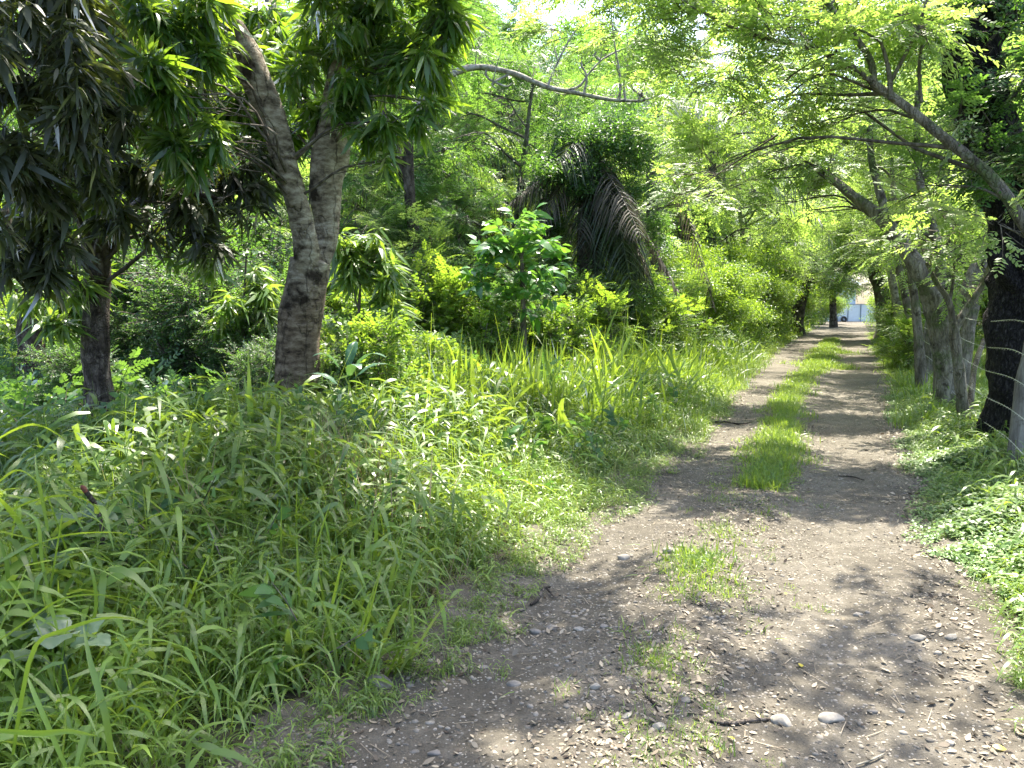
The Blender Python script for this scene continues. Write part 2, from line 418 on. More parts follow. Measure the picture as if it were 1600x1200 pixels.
def t_pinnate(r, nl=7, length=.45, leaf=.2, lets=11, ll=.052, lw=.027):
    """a twig along +X with compound leaves"""
    B = []; D = []; Ls = []; VV = []
    for i in range(nl):
        t = .15 + .85 * (i + .5) / nl
        b0 = np.array([t * length, 0, -.06 * t * t])
        az = (1 if i % 2 else -1) * r.uniform(.5, 1.2) if i < nl - 1 else r.uniform(-.3, .3)
        d = azel(az, r.uniform(-.45, .25)); lv = r.uniform(0, 1); LL = leaf * r.uniform(.75, 1.15)
        m = lets // 2
        for j in range(m + 1):
            s = .2 + .8 * j / m
            p = b0 + d * LL * s + np.array([0, 0, -.25 * LL * s * s])
            for sg in ((-1, 1) if j < m else (0,)):
                dd = azel(az + sg * r.uniform(.9, 1.25), r.uniform(-.45, .1))
                B.append(p); D.append(dd); Ls.append(ll * r.uniform(.8, 1.1)); VV.append(np.clip(lv * .7 + r.uniform(0, .3), 0, 1))
    B = np.array(B); V, F, k = strips(B, np.array(D), np.array(Ls), lw, .1, 2, None, np.array([.25, 1, .15]))
    mb = MB(); mb.add(V, F, 0, np.array(VV)[k])
    tube(mb, [(0, 0, 0), (length * .5, 0, -.01), (length, 0, -.06)], [.006, .004, .002], 3, 3, 1, cap=False)
    return T_mb(mb)


def T_mb(mb):
    return (np.concatenate(mb.V).astype(float), np.concatenate(mb.F[4]), np.concatenate(mb.A[4]).astype(float), np.concatenate(mb.M[4]))


def t_ovate(r, n=14, length=.4, ll=.09, lw=.05, droop=.25, spread=.7):
    t = np.linspace(.1, 1, n); side = np.where(np.arange(n) % 2, 1, -1)
    base = np.c_[t * length, np.zeros(n), r.normal(0, .01, n)]
    az = side * r.uniform(.5, 1.4, n); el = r.uniform(-.6, spread, n)
    sc_ = r.uniform(.6, 1.15, n)
    V, F, k = strips(base, azel(az, el), ll * sc_, lw * sc_, droop, 3, r.normal(0, .35, n), np.array([.2, 1, .8, .05]))
    mb = MB(); mb.add(V, F, 0, r.uniform(0, 1, n)[k])
    tube(mb, [(0, 0, 0), (length * .5, 0, .01), (length, 0, 0)], [.006, .004, .002], 3, 3, 1, cap=False)
    return T_mb(mb)


def t_cluster(r, n=36, rad=.4, ll=.13, lw=.06):
    """far foliage: many single leaves through a flattened clump"""
    p = r.normal(0, .45, (n, 3)) * rad * np.array([1, 1, .6])
    V, F, k = strips(p, azel(r.uniform(0, 6.28, n), r.uniform(-.8, .5, n)), ll * r.uniform(.6, 1.2, n), lw, .2, 1, r.normal(0, .5, n), np.array([.75, .6]))
    return T_from(V, F, r.uniform(0, 1, n)[k])


def t_tuft(r, n=26, h=.3, w=.009, spread=.12, lean=.7, droop=(.2, .7), seg=4, leafy=0):
    az = r.uniform(0, 6.28, n); el = np.pi / 2 - np.abs(r.normal(0, lean, n)).clip(0, 1.45)
    base = np.c_[r.normal(0, spread, (n, 2)), np.zeros(n)]
    L = h * r.uniform(.5, 1.25, n)
    V, F, k = strips(base, azel(az, el), L, w * r.uniform(.6, 1.3, n), r.uniform(*droop, n), seg, r.normal(0, .5, n))
    mb = MB(); mb.add(V, F, 0, r.uniform(0, 1, n)[k])
    if leafy:
        # stems carrying short broad blades
        for s in range(leafy):
            a = r.uniform(0, 6.28); e = r.uniform(.5, 1.35); hh = h * r.uniform(.6, 1.2)
            b0 = np.r_[r.normal(0, spread, 2), 0]; d = azel(a, e); m = 6
            tt = np.linspace(.2, 1, m)
            pts = b0 + d * hh * tt[:, None]
            az2 = a + np.where(np.arange(m) % 2, 1, -1) * r.uniform(.4, 1.6, m)
            V, F, k = strips(pts, azel(az2, r.uniform(-.1, .9, m)), r.uniform(.08, .19, m), r.uniform(.010, .019, m), r.uniform(.4, 1.1, m), 4, r.normal(0, .4, m), np.array([.5, 1, .85, .5, .05]))
            mb.add(V, F, 0, r.uniform(0, 1, m)[k])
            V, F, k = strips([b0], [d], hh, .004, .02, 2, None, np.array([1, 1, .6])); mb.add(V, F, 0, .7)
    return T_mb(mb)


def t_herb(r, n=12, h=.08, ll=.035, lw=.024):
    az = r.uniform(0, 6.28, n); rr = r.uniform(0, .06, n)
    base = np.c_[np.cos(az) * rr, np.sin(az) * rr, h * r.uniform(.3, 1.1, n)]
    V, F, k = strips(base, azel(az + r.normal(0, .8, n), r.uniform(-.4, .5, n)), ll * r.uniform(.6, 1.2, n), lw * r.uniform(.7, 1.1, n), .2, 3, r.normal(0, .3, n), np.array([.25, 1, .85, .1]))
    return T_from(V, F, r.uniform(0, 1, n)[k])


def place(mb, temps, pos, yaw=None, pitch=0., roll=0., s=1., rnd=.45, r=rng, vshift=0.):
    """scatter templates: rotates about x (roll), y (pitch up), z (yaw)"""
    pos = np.asarray(pos, float); N = len(pos)
    if N == 0: return
    yaw = r.uniform(0, 2 * np.pi, N) if yaw is None else np.broadcast_to(yaw, (N,))
    pitch = np.broadcast_to(pitch, (N,)); roll = np.broadcast_to(roll, (N,)); s = np.broadcast_to(s, (N,))
    which = r.integers(0, len(temps), N)
    cz, sz, cp, sp, cr, sr = np.cos(yaw), np.sin(yaw), np.cos(pitch), np.sin(pitch), np.cos(roll), np.sin(roll)
    z = np.zeros(N); o = np.ones(N)
    Rz = np.stack([cz, -sz, z, sz, cz, z, z, z, o], -1).reshape(N, 3, 3)
    Ry = np.stack([cp, z, -sp, z, o, z, sp, z, cp], -1).reshape(N, 3, 3)
    Rx = np.stack([o, z, z, z, cr, -sr, z, sr, cr], -1).reshape(N, 3, 3)
    M = Rz @ Ry @ Rx * s[:, None, None]
    iv = r.uniform(0, 1, N)
    for w, (V, F, var, mat) in enumerate(temps):
        id_ = np.nonzero(which == w)[0]; k = len(id_)
        if not k: continue
        VV = np.einsum('nij,vj->nvi', M[id_], V) + pos[id_][:, None]
        FF = (F[None] + (np.arange(k) * len(V))[:, None, None]).reshape(-1, F.shape[1])
        va = np.clip(var[None] * (1 - rnd) + iv[id_][:, None] * rnd + (vshift[id_][:, None] if np.ndim(vshift) else vshift), 0, 1).ravel()
        mb.add(VV.reshape(-1, 3), FF, np.tile(mat, k), va)


r0 = np.random.default_rng(3)
WHORL = [t_whorl(r0, int(r0.integers(8, 13))) for _ in range(8)]
WHORLX = [t_whorl(r0, 8, .2, .05, 2) for _ in range(5)]
PINN = [t_pinnate(r0) for _ in range(7)]
PINNX = [t_pinnate(r0, 6, .5, .24, 9, .07, .032) for _ in range(5)]
OVAT = [t_ovate(r0) for _ in range(7)]
OVATS = [t_ovate(r0, 14, .3, .05, .028) for _ in range(6)]
BROAD = [t_ovate(r0, 9, .3, .2, .1, .5, .5) for _ in range(5)]
CLUS = [t_cluster(r0) for _ in range(8)]
CLUSS = [t_cluster(r0, 44, .4, .08, .035) for _ in range(8)]


# ------------------------------------------------------------------ ground and lane
def strip_grid(us, ss, f):
    """grid from lateral values us (function of s) and distances ss"""
    V = []; ns = len(ss)
    for s in ss:
        u = us(s); x = u + TX * s
        V.append(np.stack([x, np.full_like(x, s), f(x, np.full_like(x, s))], -1))
    nu = len(V[0]); V = np.array(V).reshape(-1, 3)
    i = np.arange(ns - 1)[:, None] * nu; j = np.arange(nu - 1)[None]
    return V, np.stack([i + j, i + j + 1, i + nu + j + 1, i + nu + j], -1).reshape(-1, 4)


mb = MB()
ss = np.concatenate([np.linspace(-30, 1, 12), np.linspace(1.5, 30, 190), np.geomspace(30.5, 900, 60)])
uu = np.concatenate([-np.geomspace(900, 9, 40), np.linspace(-8.8, 8.8, 180), np.geomspace(9, 900, 40)])
V, F = strip_grid(lambda s: uu, ss, lambda x, y: H(x, y))
mb.add(V, F); g = mb.build('ground', M_GROUND); tag(g, kind='structure')

rr_ = np.random.default_rng(5)
_g = rr_.normal(0, 1, (64, 64, 3))


def vnoise(x, y, k=0):
    xi = np.floor(x).astype(int); yi = np.floor(y).astype(int); fx = x - xi; fy = y - yi
    fx = fx * fx * (3 - 2 * fx); fy = fy * fy * (3 - 2 * fy)
    a = _g[xi % 64, yi % 64, k]; b = _g[(xi + 1) % 64, yi % 64, k]; c = _g[xi % 64, (yi + 1) % 64, k]; d = _g[(xi + 1) % 64, (yi + 1) % 64, k]
    return (a * (1 - fx) + b * fx) * (1 - fy) + (c * (1 - fx) + d * fx) * fy


def road_z(x, y):
    b = .006 * vnoise(x * 3, y * 3) + .004 * vnoise(x * 9, y * 9, 1) + .0022 * vnoise(x * 31, y * 31, 2)
    return H(x, y) + .014 + np.clip(b, -.009, .03)


ts = np.linspace(0, 1, 170)
ss = np.concatenate([np.linspace(-6, 1.4, 20), np.geomspace(1.45, 84, 520)])
mb = MB()
V, F = strip_grid(lambda s: (uL(s) - .25 + .06 * wob(s * 6)) * (1 - ts) + (uR(s) + .2 + .05 * wob(s * 7, 3)) * ts, ss, road_z)
mb.add(V, F); tag(mb.build('dirt_road', M_ROAD), kind='structure')


# ------------------------------------------------------------------ stones, gravel, litter
def ico(sub):
    bm = bmesh.new(); bmesh.ops.create_icosphere(bm, subdivisions=sub, radius=1)
    V = np.array([v.co[:] for v in bm.verts]); F = np.array([[v.index for v in f.verts] for f in bm.faces]); bm.free()
    return V, F


I1 = ico(1); I3 = ico(3)


def rocky(V, r, amt=.3):
    d = r.normal(0, 1, (7, 3)); d /= np.linalg.norm(d, axis=1)[:, None]
    o = V.copy()
    for k in d:
        h = r.uniform(.55, .92); q = o @ k; o -= np.clip(q - h, 0, None)[:, None] * k * .85
    return o * (1 + amt * .15 * np.sin(V @ d[0] * 5 + 1)[:, None])


GRAV = [(rocky(I1[0], r0) * np.array([1, .75, .42]), I1[1], np.full(len(I1[1]), .5), np.zeros(len(I1[1]), int)) for _ in range(6)]


def lane_points(n, y0, y1, u0, u1, r, power=1.0):
    y = y0 + (y1 - y0) * r.uniform(0, 1, n) ** power
    u = r.uniform(u0, u1, n); x = u + TX * y
    return np.c_[x, y, road_z(x, y)]


mb = MB(); r = np.random.default_rng(21)
N = 17000; p = lane_points(N, 2.0, 15, -2.1, .85, r, 1.5); place(mb, GRAV, p - [0, 0, .0005], pitch=r.normal(0, .2, N), s=np.clip(r.lognormal(-5.15, .55, N), .003, .024), r=r)
c = G(1000, 1010); q = r.normal(0, 1, (900, 2)) * [.45, .8] + c[:2]
p = np.c_[q, road_z(q[:, 0], q[:, 1])]; place(mb, GRAV, p - [0, 0, .002], pitch=r.normal(0, .3, 900), s=.006 + .016 * r.uniform(0, 1, 900) ** 2, r=r)
tag(mb.build('gravel', M_GRAV), 'small grey gravel scattered over the dirt lane', 'gravel', kind='stuff')

mb = MB()
FL = [T_from(*strips([[0, 0, 0]], [[1, 0, .1]], 1., .45, .15 * k, 3, None, np.array([.15, 1, .8, .1]))[:2], .5) for k in (-1, 0, 1, 2)]
n = 15000; p = lane_points(n, 2.0, 16, -2.15, .9, r, 1.4)
place(mb, FL, p + [0, 0, .004], pitch=r.normal(0, .25, n), roll=r.normal(0, .4, n), s=.007 + .02 * r.uniform(0, 1, n) ** 2, rnd=1., r=r)
n = 5200; y = 2.2 + 8 * r.uniform(0, 1, n) ** 1.3; u = r.normal(-.75, .28, n); x = u + TX * y
place(mb, FL, np.c_[x, y, road_z(x, y) + .004], pitch=r.normal(0, .3, n), roll=r.normal(0, .5, n), s=r.uniform(.012, .04, n), rnd=1., r=r)
n = 3600; y = r.uniform(2.2, 14, n); sd = r.integers(0, 2, n); u = np.where(sd, uR(y) - np.abs(r.normal(0, .18, n)), uL(y) + np.abs(r.normal(0, .2, n))); x = u + TX * y
place(mb, FL, np.c_[x, y, road_z(x, y) + .006], pitch=r.normal(0, .3, n), roll=r.normal(0, .5, n), s=r.uniform(.015, .05, n), rnd=1., r=r)
n = 500; p = lane_points(n, 2.0, 9, -2.1, .85, r, 1.3)
V, F, k = strips(p + [0, 0, .006], azel(r.uniform(0, 6.28, n), r.normal(0, .08, n)), r.uniform(.04, .16, n), .003, .0, 2, None, np.array([1, 1, .5])); mb.add(V, F, 0, r.uniform(.2, 1, n)[k])
tag(mb.build('leaf_litter', L_LITTER), 'dry leaf flecks and straw lying on the lane', 'leaf litter', kind='stuff')

# the larger stones, each a thing
STONES = [
    (1298, 1122, 46, 'largest pale oblong stone, on the lane near the picture bottom', 1),
    (1222, 1128, 38, 'flat white stone just left of the largest pale stone', 1),
    (1434, 1003, 26, 'smooth pale oval stone alone on the right wheel track', 1),
    (1487, 1003, 26, 'long thin pale stone to the right of the smooth oval stone', 1),
    (1465, 1025, 17, 'small squarish pale stone below the oval and the long thin stone', 1),
    (1363, 1116, 18, 'round grey pebble to the right of the largest pale stone', 0),
    (1409, 1114, 17, 'round cream pebble, second to the right of the largest pale stone', 1),
    (1341, 960, 16, 'cream pebble beyond the smooth oval stone, towards the grass strip', 1),
    (590, 1070, 58, 'flat grey slab stone at the foot of the left grass verge', 0),
    (862, 981, 23, 'oval grey-brown stone in the left wheel track, biggest of its row', 0),
    (836, 985, 21, 'darker stone lying against the left end of the oval grey-brown stone', 0),
    (904, 988, 19, 'pale pebble right of the oval grey-brown stone', 1),
    (943, 986, 17, 'rounded dark grey pebble at the right end of the pebble row', 0),
    (931, 1087, 20, 'pale domed stone below the left wheel track near sparse grass', 1),
    (974, 870, 24, 'flat whitish stone on the sunny part of the left wheel track', 1),
    (1043, 868, 24, 'slanted whitish stone right of the flat whitish stone', 1),
    (980, 1134, 20, 'pale lumpy stone at the left edge of the sparse central weeds', 1),
    (803, 1068, 24, 'tan stone half sunk in the left track', 0),
    (678, 1174, 24, 'tan stone near the picture bottom on the left track', 0),
    (1030, 1146, 24, 'white broken stone among the sparse central weeds', 1),
    (756, 1040, 18, 'long low grey stone right of the left verge slab', 0),
    (1441, 1148, 17, 'small cream stone in the lower right wheel track', 1),
    (1484, 1170, 18, 'pale elongated stone, lowest on the right wheel track', 1),
    (1072, 1103, 20, 'half-buried grey stone next to the long dark stick', 0),
]
for i, (px, py, wpx, lab, pale) in enumerate(STONES):
    r = np.random.default_rng(100 + i)
    c = G(px, py); w = wpx / 1200 * c[1] * .5
    V = rocky(I3[0], r, .5) * np.array([1, r.uniform(.55, .75), r.uniform(.42, .58)]) * w
    a = r.uniform(-.35, .35); ca, sa = math.cos(a), math.sin(a)
    V = V @ np.array([[ca, -sa, 0], [sa, ca, 0], [0, 0, 1]]).T
    c[2] = float(road_z(c[0], c[1])) + w * .12
    tag(MB().add(V + c, I3[1]).build('stone', M_STONE if pale else M_STONE2, loc=c), lab, 'stone', 'stones on the lane')


# fallen sticks
def stick(paths, lab, mat=None, name='fallen_stick'):
    mb = MB()
    for pts, rad in paths:
        w = [G(px, py) + [0, 0, .012 + .012 + dz] for px, py, dz in pts]
        tube(mb, w, rad, 6, len(pts) * 4, 0, rough=.25, seed=len(pts))
    o = mb.build(name, mat or B_DARK, loc=G(*paths[0][0][0][:2]))
    return tag(o, lab, 'stick', 'fallen sticks on the lane')


stick([([(829, 945, 0), (842, 937, .01), (850, 925, .02), (860, 920, .01)], [.007, .010, .009, .005]), ([(855, 923, .01), (866, 932, 0), (871, 933, 0)], [.006, .005, .003])],
      'dark forked twig lying at the left edge of the lane')
stick([([(1108, 1132, 0), (1140, 1136, .005), (1175, 1130, .008), (1206, 1124, 0)], [.006, .008, .007, .005])], 'long dark stick lying across the lane near the picture bottom')
stick([([(1105, 662, 0), (1130, 661, .02), (1155, 664, .01), (1175, 660, 0)], [.008, .014, .012, .006])], 'dark branch lying across the left wheel track in the middle distance')
stick([([(1338, 1198, 0), (1360, 1193, .003), (1381, 1183, 0)], [.003, .004, .003])], 'thin pale stick at the bottom edge of the picture', B_PALEB)
stick([([(1004, 1095, 0), (1018, 1112, .004), (1030, 1128, 0)], [.003, .005, .002])], 'thin brown twig among the sparse weeds between the wheel tracks')
stick([([(1310, 743, 0), (1330, 746, .005), (1350, 752, 0)], [.006, .007, .004])], 'thin dark twig on the sunny right wheel track')

# fallen leaves one can single out
for px, py, sz, az, lab in [
    (1252, 1040, .045, 1.3, 'round yellow-green leaf fallen in the shade band of the lane'),
    (1550, 1174, .05, -.4, 'long yellow leaf fallen in the lower right corner'),
    (1148, 1160, .035, 2.2, 'small bright yellow leaf fallen below the long dark stick'),
    (1226, 929, .03, .8, 'yellow leaf fallen at the edge of the central grass patch'),
    (1438, 938, .035, 2.8, 'curled red-brown leaf fallen on the right wheel track'),
    (1100, 1165, .06, -1.2, 'large reddish dry leaf fallen below the long dark stick'),
    (925, 1066, .035, .1, 'small orange leaf fallen on the left wheel track')]:
    c = G(px, py); c[2] = float(road_z(c[0], c[1])) + .012
    V, F, k = strips([[0, 0, 0]], [[math.cos(az), math.sin(az), .25]], sz, sz * .55, .35, 5, .25, [.1, .75, 1, .85, .5, .03])
    tag(MB().add(V + c, F, 0, .3 if 'red' in lab or 'orange' in lab else .7).build('fallen_leaf', L_LITTER if 'red' in lab or 'orange' in lab else L_YELLOW, loc=c), lab, 'leaf', 'fallen leaves on the lane')

# ------------------------------------------------------------------ grass
r = np.random.default_rng(31)
TUFT_N = [t_tuft(r, 14, .26, .0085, .05, .75, (.2, .8), 4, leafy=5) for _ in range(9)]
TUFT_F = [t_tuft(r, 24, .34, .012, .14, .6, (.2, .7), 3) for _ in range(6)]
TUFT_T = [t_tuft(r, 15, .95, .021, .10, .55, (.3, 1.15), 9) for _ in range(9)]
TUFT_W = [t_tuft(r, 9, 1., .036, .07, .42, (.3, 1.3), 10) for _ in range(8)]
TUFT_S = [t_tuft(r, 30, .12, .006, .06, .7, (.2, .6), 3) for _ in range(6)]
TUFT_H = [t_tuft(r, 12, .8, .004, .06, .6, (.15, .6), 6) for _ in range(5)]
HERB = [t_herb(r) for _ in range(8)]


def verge(n, y0, y1, w0, w1, r, power=1., side=-1):
    y = y0 + (y1 - y0) * r.uniform(0, 1, n) ** power
    w = w0 + (w1 - w0) * r.uniform(0, 1, n)
    u = uL(y) - w if side < 0 else uR(y) + w
    x = u + TX * y
    return np.c_[x, y, H(x, y)], w


mb = MB()
patch = lambda p: .28 * vnoise(p[:, 0] * .9 + 7, p[:, 1] * .7 + 3) + .12 * vnoise(p[:, 0] * 3, p[:, 1] * 3, 1)
def rise(w): return .42 + .5 * sstep(w, .0, .8) + .8 * sstep(w, .8, 2.4)
for n, y0, y1, w0, w1, s0, s1 in [(1250, 1.5, 6.5, .03, 4.6, .8, 1.6), (2000, 5.5, 13, .0, 4.2, .8, 1.6)]:
    p, w = verge(n, y0, y1, w0, w1, r)
    s = r.uniform(s0, s1, n) * rise(w) * (1 + .3 * vnoise(p[:, 0] * 1.3, p[:, 1] * 1.3, 2))
    place(mb, TUFT_N, p, pitch=r.normal(0, .15, n), roll=r.normal(0, .15, n), s=np.clip(s, .25, 2.6), r=r, vshift=patch(p))
n = 420; y = r.uniform(1.9, 12, n); u = uL(y) + np.abs(r.normal(0, .16, n)) - .05; x = u + TX * y
place(mb, TUFT_N, np.c_[x, y, H(x, y)], s=r.uniform(.2, .5, n), r=r)
n = 7000; p, w = verge(n, 9.5, 50, 0, 5, r, 1.5); place(mb, TUFT_F, p, s=r.uniform(.9, 1.5, n) * (.5 + .5 * sstep(w, 0, .8) + 1.2 * sstep(w, .6, 2.3)) * (1 + p[:, 1] * .010), pitch=r.normal(0, .15, n), r=r, vshift=patch(p))
n = 2600; p, w = verge(n, 1.8, 15, .3, 4.5, r); place(mb, TUFT_H, p, s=r.uniform(.6, 1.15, n) * (.6 + .5 * sstep(w, .5, 2)), pitch=r.normal(0, .25, n), roll=r.normal(0, .25, n), r=r, vshift=.2)
tag(mb.build('verge_grass', L_GRASS), 'lush green grass verge along the left side of the lane', 'grass', kind='stuff')

mb = MB()
n = 300; p, w = verge(n, 5.5, 11, 1.2, 4.4, r); place(mb, TUFT_T, p, s=r.uniform(.7, 1.0, n) * (.6 + .6 * sstep(w, 1, 3)), pitch=r.normal(0, .2, n), r=r, vshift=patch(p))
n = 330; p, w = verge(n, 9, 15, .9, 4.2, r); place(mb, TUFT_T, p, s=r.uniform(.8, 1.15, n) * (.7 + .7 * sstep(w, .8, 2.6)), pitch=r.normal(0, .2, n), r=r, vshift=patch(p))
n = 420; p, w = verge(n, 14, 40, .8, 3.8, r); place(mb, TUFT_T, p, s=r.uniform(1., 1.5, n), pitch=r.normal(0, .2, n), r=r)
n = 70; p = np.array([gp(r.uniform(-40, 640), r.uniform(3.2, 7.8)) for _ in range(n)]); place(mb, TUFT_W, p, s=r.uniform(.45, .95, n), pitch=r.normal(0, .25, n), r=r)
n = 150; p, w = verge(n, 8, 18, 1.2, 4, r); place(mb, TUFT_W, p, s=r.uniform(.9, 1.6, n), pitch=r.normal(0, .2, n), r=r, vshift=.2)
n = 170; p = np.array([gp(r.uniform(-40, 620), r.uniform(3.2, 7.6)) for _ in range(n)]); place(mb, TUFT_T, p, s=r.uniform(.45, .95, n), pitch=r.normal(0, .25, n), r=r, vshift=patch(p))
# thin flowering stems above the blades
n = 60; p, w = verge(n, 7, 14, 1.4, 4, r); V, F, k = strips(p, azel(r.uniform(0, 6.28, n), r.uniform(.9, 1.45, n)), r.uniform(1.2, 1.9, n), .007, r.uniform(.05, .25, n), 6, None, np.linspace(1, .4, 7)); mb.add(V, F, 0, .9)
# clumps that stand out in the photograph
for px, Y, k, s in [(760, 8.6, 5, 1.35), (840, 9.5, 8, 1.6), (900, 10.5, 8, 1.65), (800, 10, 6, 1.6), (960, 12, 8, 1.7), (700, 7.4, 5, 1.15), (640, 7.2, 4, 1.0), (1010, 14, 6, 1.7), (330, 6.3, 5, 1.35), (360, 6.6, 4, 1.3), (540, 7.2, 4, 1.1), (250, 5.2, 4, 1.1), (420, 5.6, 3, .95), (450, 6.8, 4, 1.2), (100, 5.6, 4, 1.1), (20, 5, 4, 1.1)]:
    p = np.array([gp(px + r.normal(0, 16), Y + r.normal(0, .3)) for _ in range(k)]); place(mb, TUFT_W, p, s=s * r.uniform(.75, 1.3, k), pitch=r.normal(0, .15, k), r=r, vshift=.25)
tag(mb.build('tall_grass', L_GRASS), 'tall broad-bladed guinea grass standing behind the verge', 'grass', kind='stuff')

# big arching blades right in front of the camera at the left
mb = MB()


def blade(pts, w, mb=mb, seg=14, roll=0.0, v=.6):
    w = w * .78; w3 = smooth_path([P(*q) for q in pts], seg + 1)
    d = np.gradient(w3, axis=0); d /= np.linalg.norm(d, axis=1)[:, None]
    side = np.cross(d, [0.2, -1, .5]); side /= np.linalg.norm(side, axis=1)[:, None]
    o = np.cross(d, side); side = side * math.cos(roll) + o * math.sin(roll)
    t = np.linspace(0, 1, seg + 1); ww = w * np.clip(np.sin(np.pi * np.clip(t * .9 + .12, 0, 1)) ** .6, .05, 1) * (1 - t ** 5)
    mid = np.cross(side, d) * (ww * .12)[:, None]
    V = np.stack([w3 - side * ww[:, None] * .5, w3 - mid, w3 + side * ww[:, None] * .5], 1).reshape(-1, 3)
    k = np.arange(seg)[:, None] * 3
    F = np.concatenate([k + [0, 1, 4, 3], k + [1, 2, 5, 4]])
    mb.add(V, F, 0, v)


for pts, w, ro in [
    ([(180, 1230, 2.3), (165, 1120, 2.3), (140, 1030, 2.35), (128, 960, 2.45)], .026, .4),
    ([(20, 1180, 2.2), (50, 1020, 2.2), (100, 985, 2.25), (170, 965, 2.4), (230, 970, 2.5)], .022, 1.0),
    ([(-20, 1140, 2.2), (60, 1146, 2.1), (110, 1143, 2.1), (160, 1152, 2.15)], .022, .3),
    ([(120, 1210, 2.4), (108, 1130, 2.4), (75, 1080, 2.45), (35, 1045, 2.5), (10, 1020, 2.6)], .020, .8),
    ([(60, 900, 3.4), (48, 850, 3.4), (25, 810, 3.4), (0, 780, 3.3), (-20, 765, 3.2)], .030, .2),
    ([(-10, 690, 4.2), (30, 668, 4.1), (60, 664, 4.0), (95, 682, 3.9), (115, 705, 3.8), (125, 740, 3.8)], .022, 1.2),
    ([(10, 800, 3.5), (60, 780, 3.5), (110, 774, 3.4), (140, 785, 3.4), (165, 812, 3.3), (170, 850, 3.3)], .020, 1.2),
    ([(75, 830, 3.2), (66, 780, 3.2), (58, 740, 3.2), (54, 700, 3.3)], .018, .3),
    ([(-10, 760, 3.4), (25, 735, 3.4), (55, 750, 3.3), (80, 790, 3.3)], .016, 1.1),
    ([(85, 960, 3.0), (66, 880, 3.0), (60, 820, 3.0), (40, 800, 3.0), (20, 797, 3.0)], .016, .5),
    ([(130, 1000, 2.9), (150, 950, 2.9), (140, 880, 2.9), (110, 840, 3.0)], .018, .7),
    ([(0, 1000, 2.5), (50, 965, 2.5), (100, 935, 2.5), (165, 930, 2.6), (240, 945, 2.7)], .010, .7),
    ([(210, 760, 5.0), (250, 720, 5.0), (280, 690, 5.0), (265, 640, 5.0)], .022, .2),
    ([(290, 790, 4.6), (284, 740, 4.6), (282, 690, 4.6), (275, 655, 4.6)], .022, .1),
    ([(150, 880, 3.8), (200, 830, 3.8), (260, 800, 3.8), (310, 820, 3.7)], .010, .9),
    ([(180, 870, 3.6), (215, 850, 3.6), (260, 842, 3.6), (300, 855, 3.5)], .007, .9),
    ([(20, 870, 3.2), (60, 850, 3.2), (110, 835, 3.2), (180, 832, 3.2), (240, 842, 3.2)], .014, 1.0),
    ([(110, 1215, 2.2), (60, 1100, 2.2), (40, 1050, 2.25)], .018, .5),
    ([(200, 1200, 2.5), (215, 1150, 2.5), (235, 1125, 2.5), (262, 1135, 2.45)], .016, .9),
    ([(170, 1140, 2.5), (200, 1105, 2.5), (225, 1108, 2.5), (250, 1118, 2.5)], .012, .9),
    ([(15, 940, 3.0), (10, 880, 3.0), (-5, 830, 3.0)], .02, .3),
]:
    blade(pts, w, roll=ro, v=random.uniform(.4, 1))
for k in range(60):
    px = random.uniform(-30, 260); py = random.uniform(900, 1200); Y = 1920 / (py - 470) * .95
    dx = random.uniform(-90, 120); hh = random.uniform(50, 150)
    blade([(px, py, Y), (px + dx * .15, py - hh * .6, Y), (px + dx * .5, py - hh, Y), (px + dx, py - hh * random.uniform(.6, 1.05), Y)], random.uniform(.006, .016), roll=random.uniform(0, 1.3), v=random.uniform(.2, 1))
tag(mb.build('foreground_grass', L_GRASS), 'long arching grass blades close to the camera at lower left', 'grass', kind='stuff')

# dry straw patches inside the verge
mb = MB()
STR = [t_tuft(r, 30, .5, .005, .1, .8, (.1, .6), 4) for _ in range(4)]
for px, Y, k in [(560, 5.6, 12), (500, 5.9, 9), (470, 6.2, 6), (410, 7.6, 8), (640, 7.8, 6), (580, 5.0, 5), (670, 8.2, 5), (280, 4.4, 3)]:
    p = np.array([gp(px + r.normal(0, 18), Y + r.normal(0, .25)) for _ in range(k)]); place(mb, STR, p, s=r.uniform(1.2, 1.9, k), pitch=r.normal(0, .4, k), r=r)
p, w = verge(300, 2.2, 14, .1, 4, r); place(mb, STR, p, s=r.uniform(.3, .8, 300) * (1 + .8 * sstep(w, .5, 2.5)), pitch=r.normal(0, .5, 300), r=r)
tag(mb.build('dry_grass', L_STRAW), 'brown dry straw patches within the green verge', 'dry grass', kind='stuff')

mb = MB(); n = 700; p, w = verge(n, 2.3, 13, .35, 4.6, r); kp = vnoise(p[:, 0] * 1.2, p[:, 1] * 1.2, 1) > .1; p = p[kp]; w = w[kp]; n = len(p)
place(mb, OVAT + OVATS, p + np.c_[np.zeros((n, 2)), r.uniform(0, .35, n) * sstep(w, .4, 2)], pitch=r.uniform(.5, 1.5, n), roll=r.normal(0, .4, n), s=r.uniform(.6, 1.2, n), r=r)
place(mb, BROAD, (p + [0, 0, .25])[::9], pitch=r.uniform(.8, 1.5, len(p[::9])), s=r.uniform(.4, .7, len(p[::9])), r=r)
tag(mb.build('verge_weeds', [L_BUSH, B_TWIG]), 'broad-leaved weeds mixed into the left verge', 'weeds', kind='stuff')

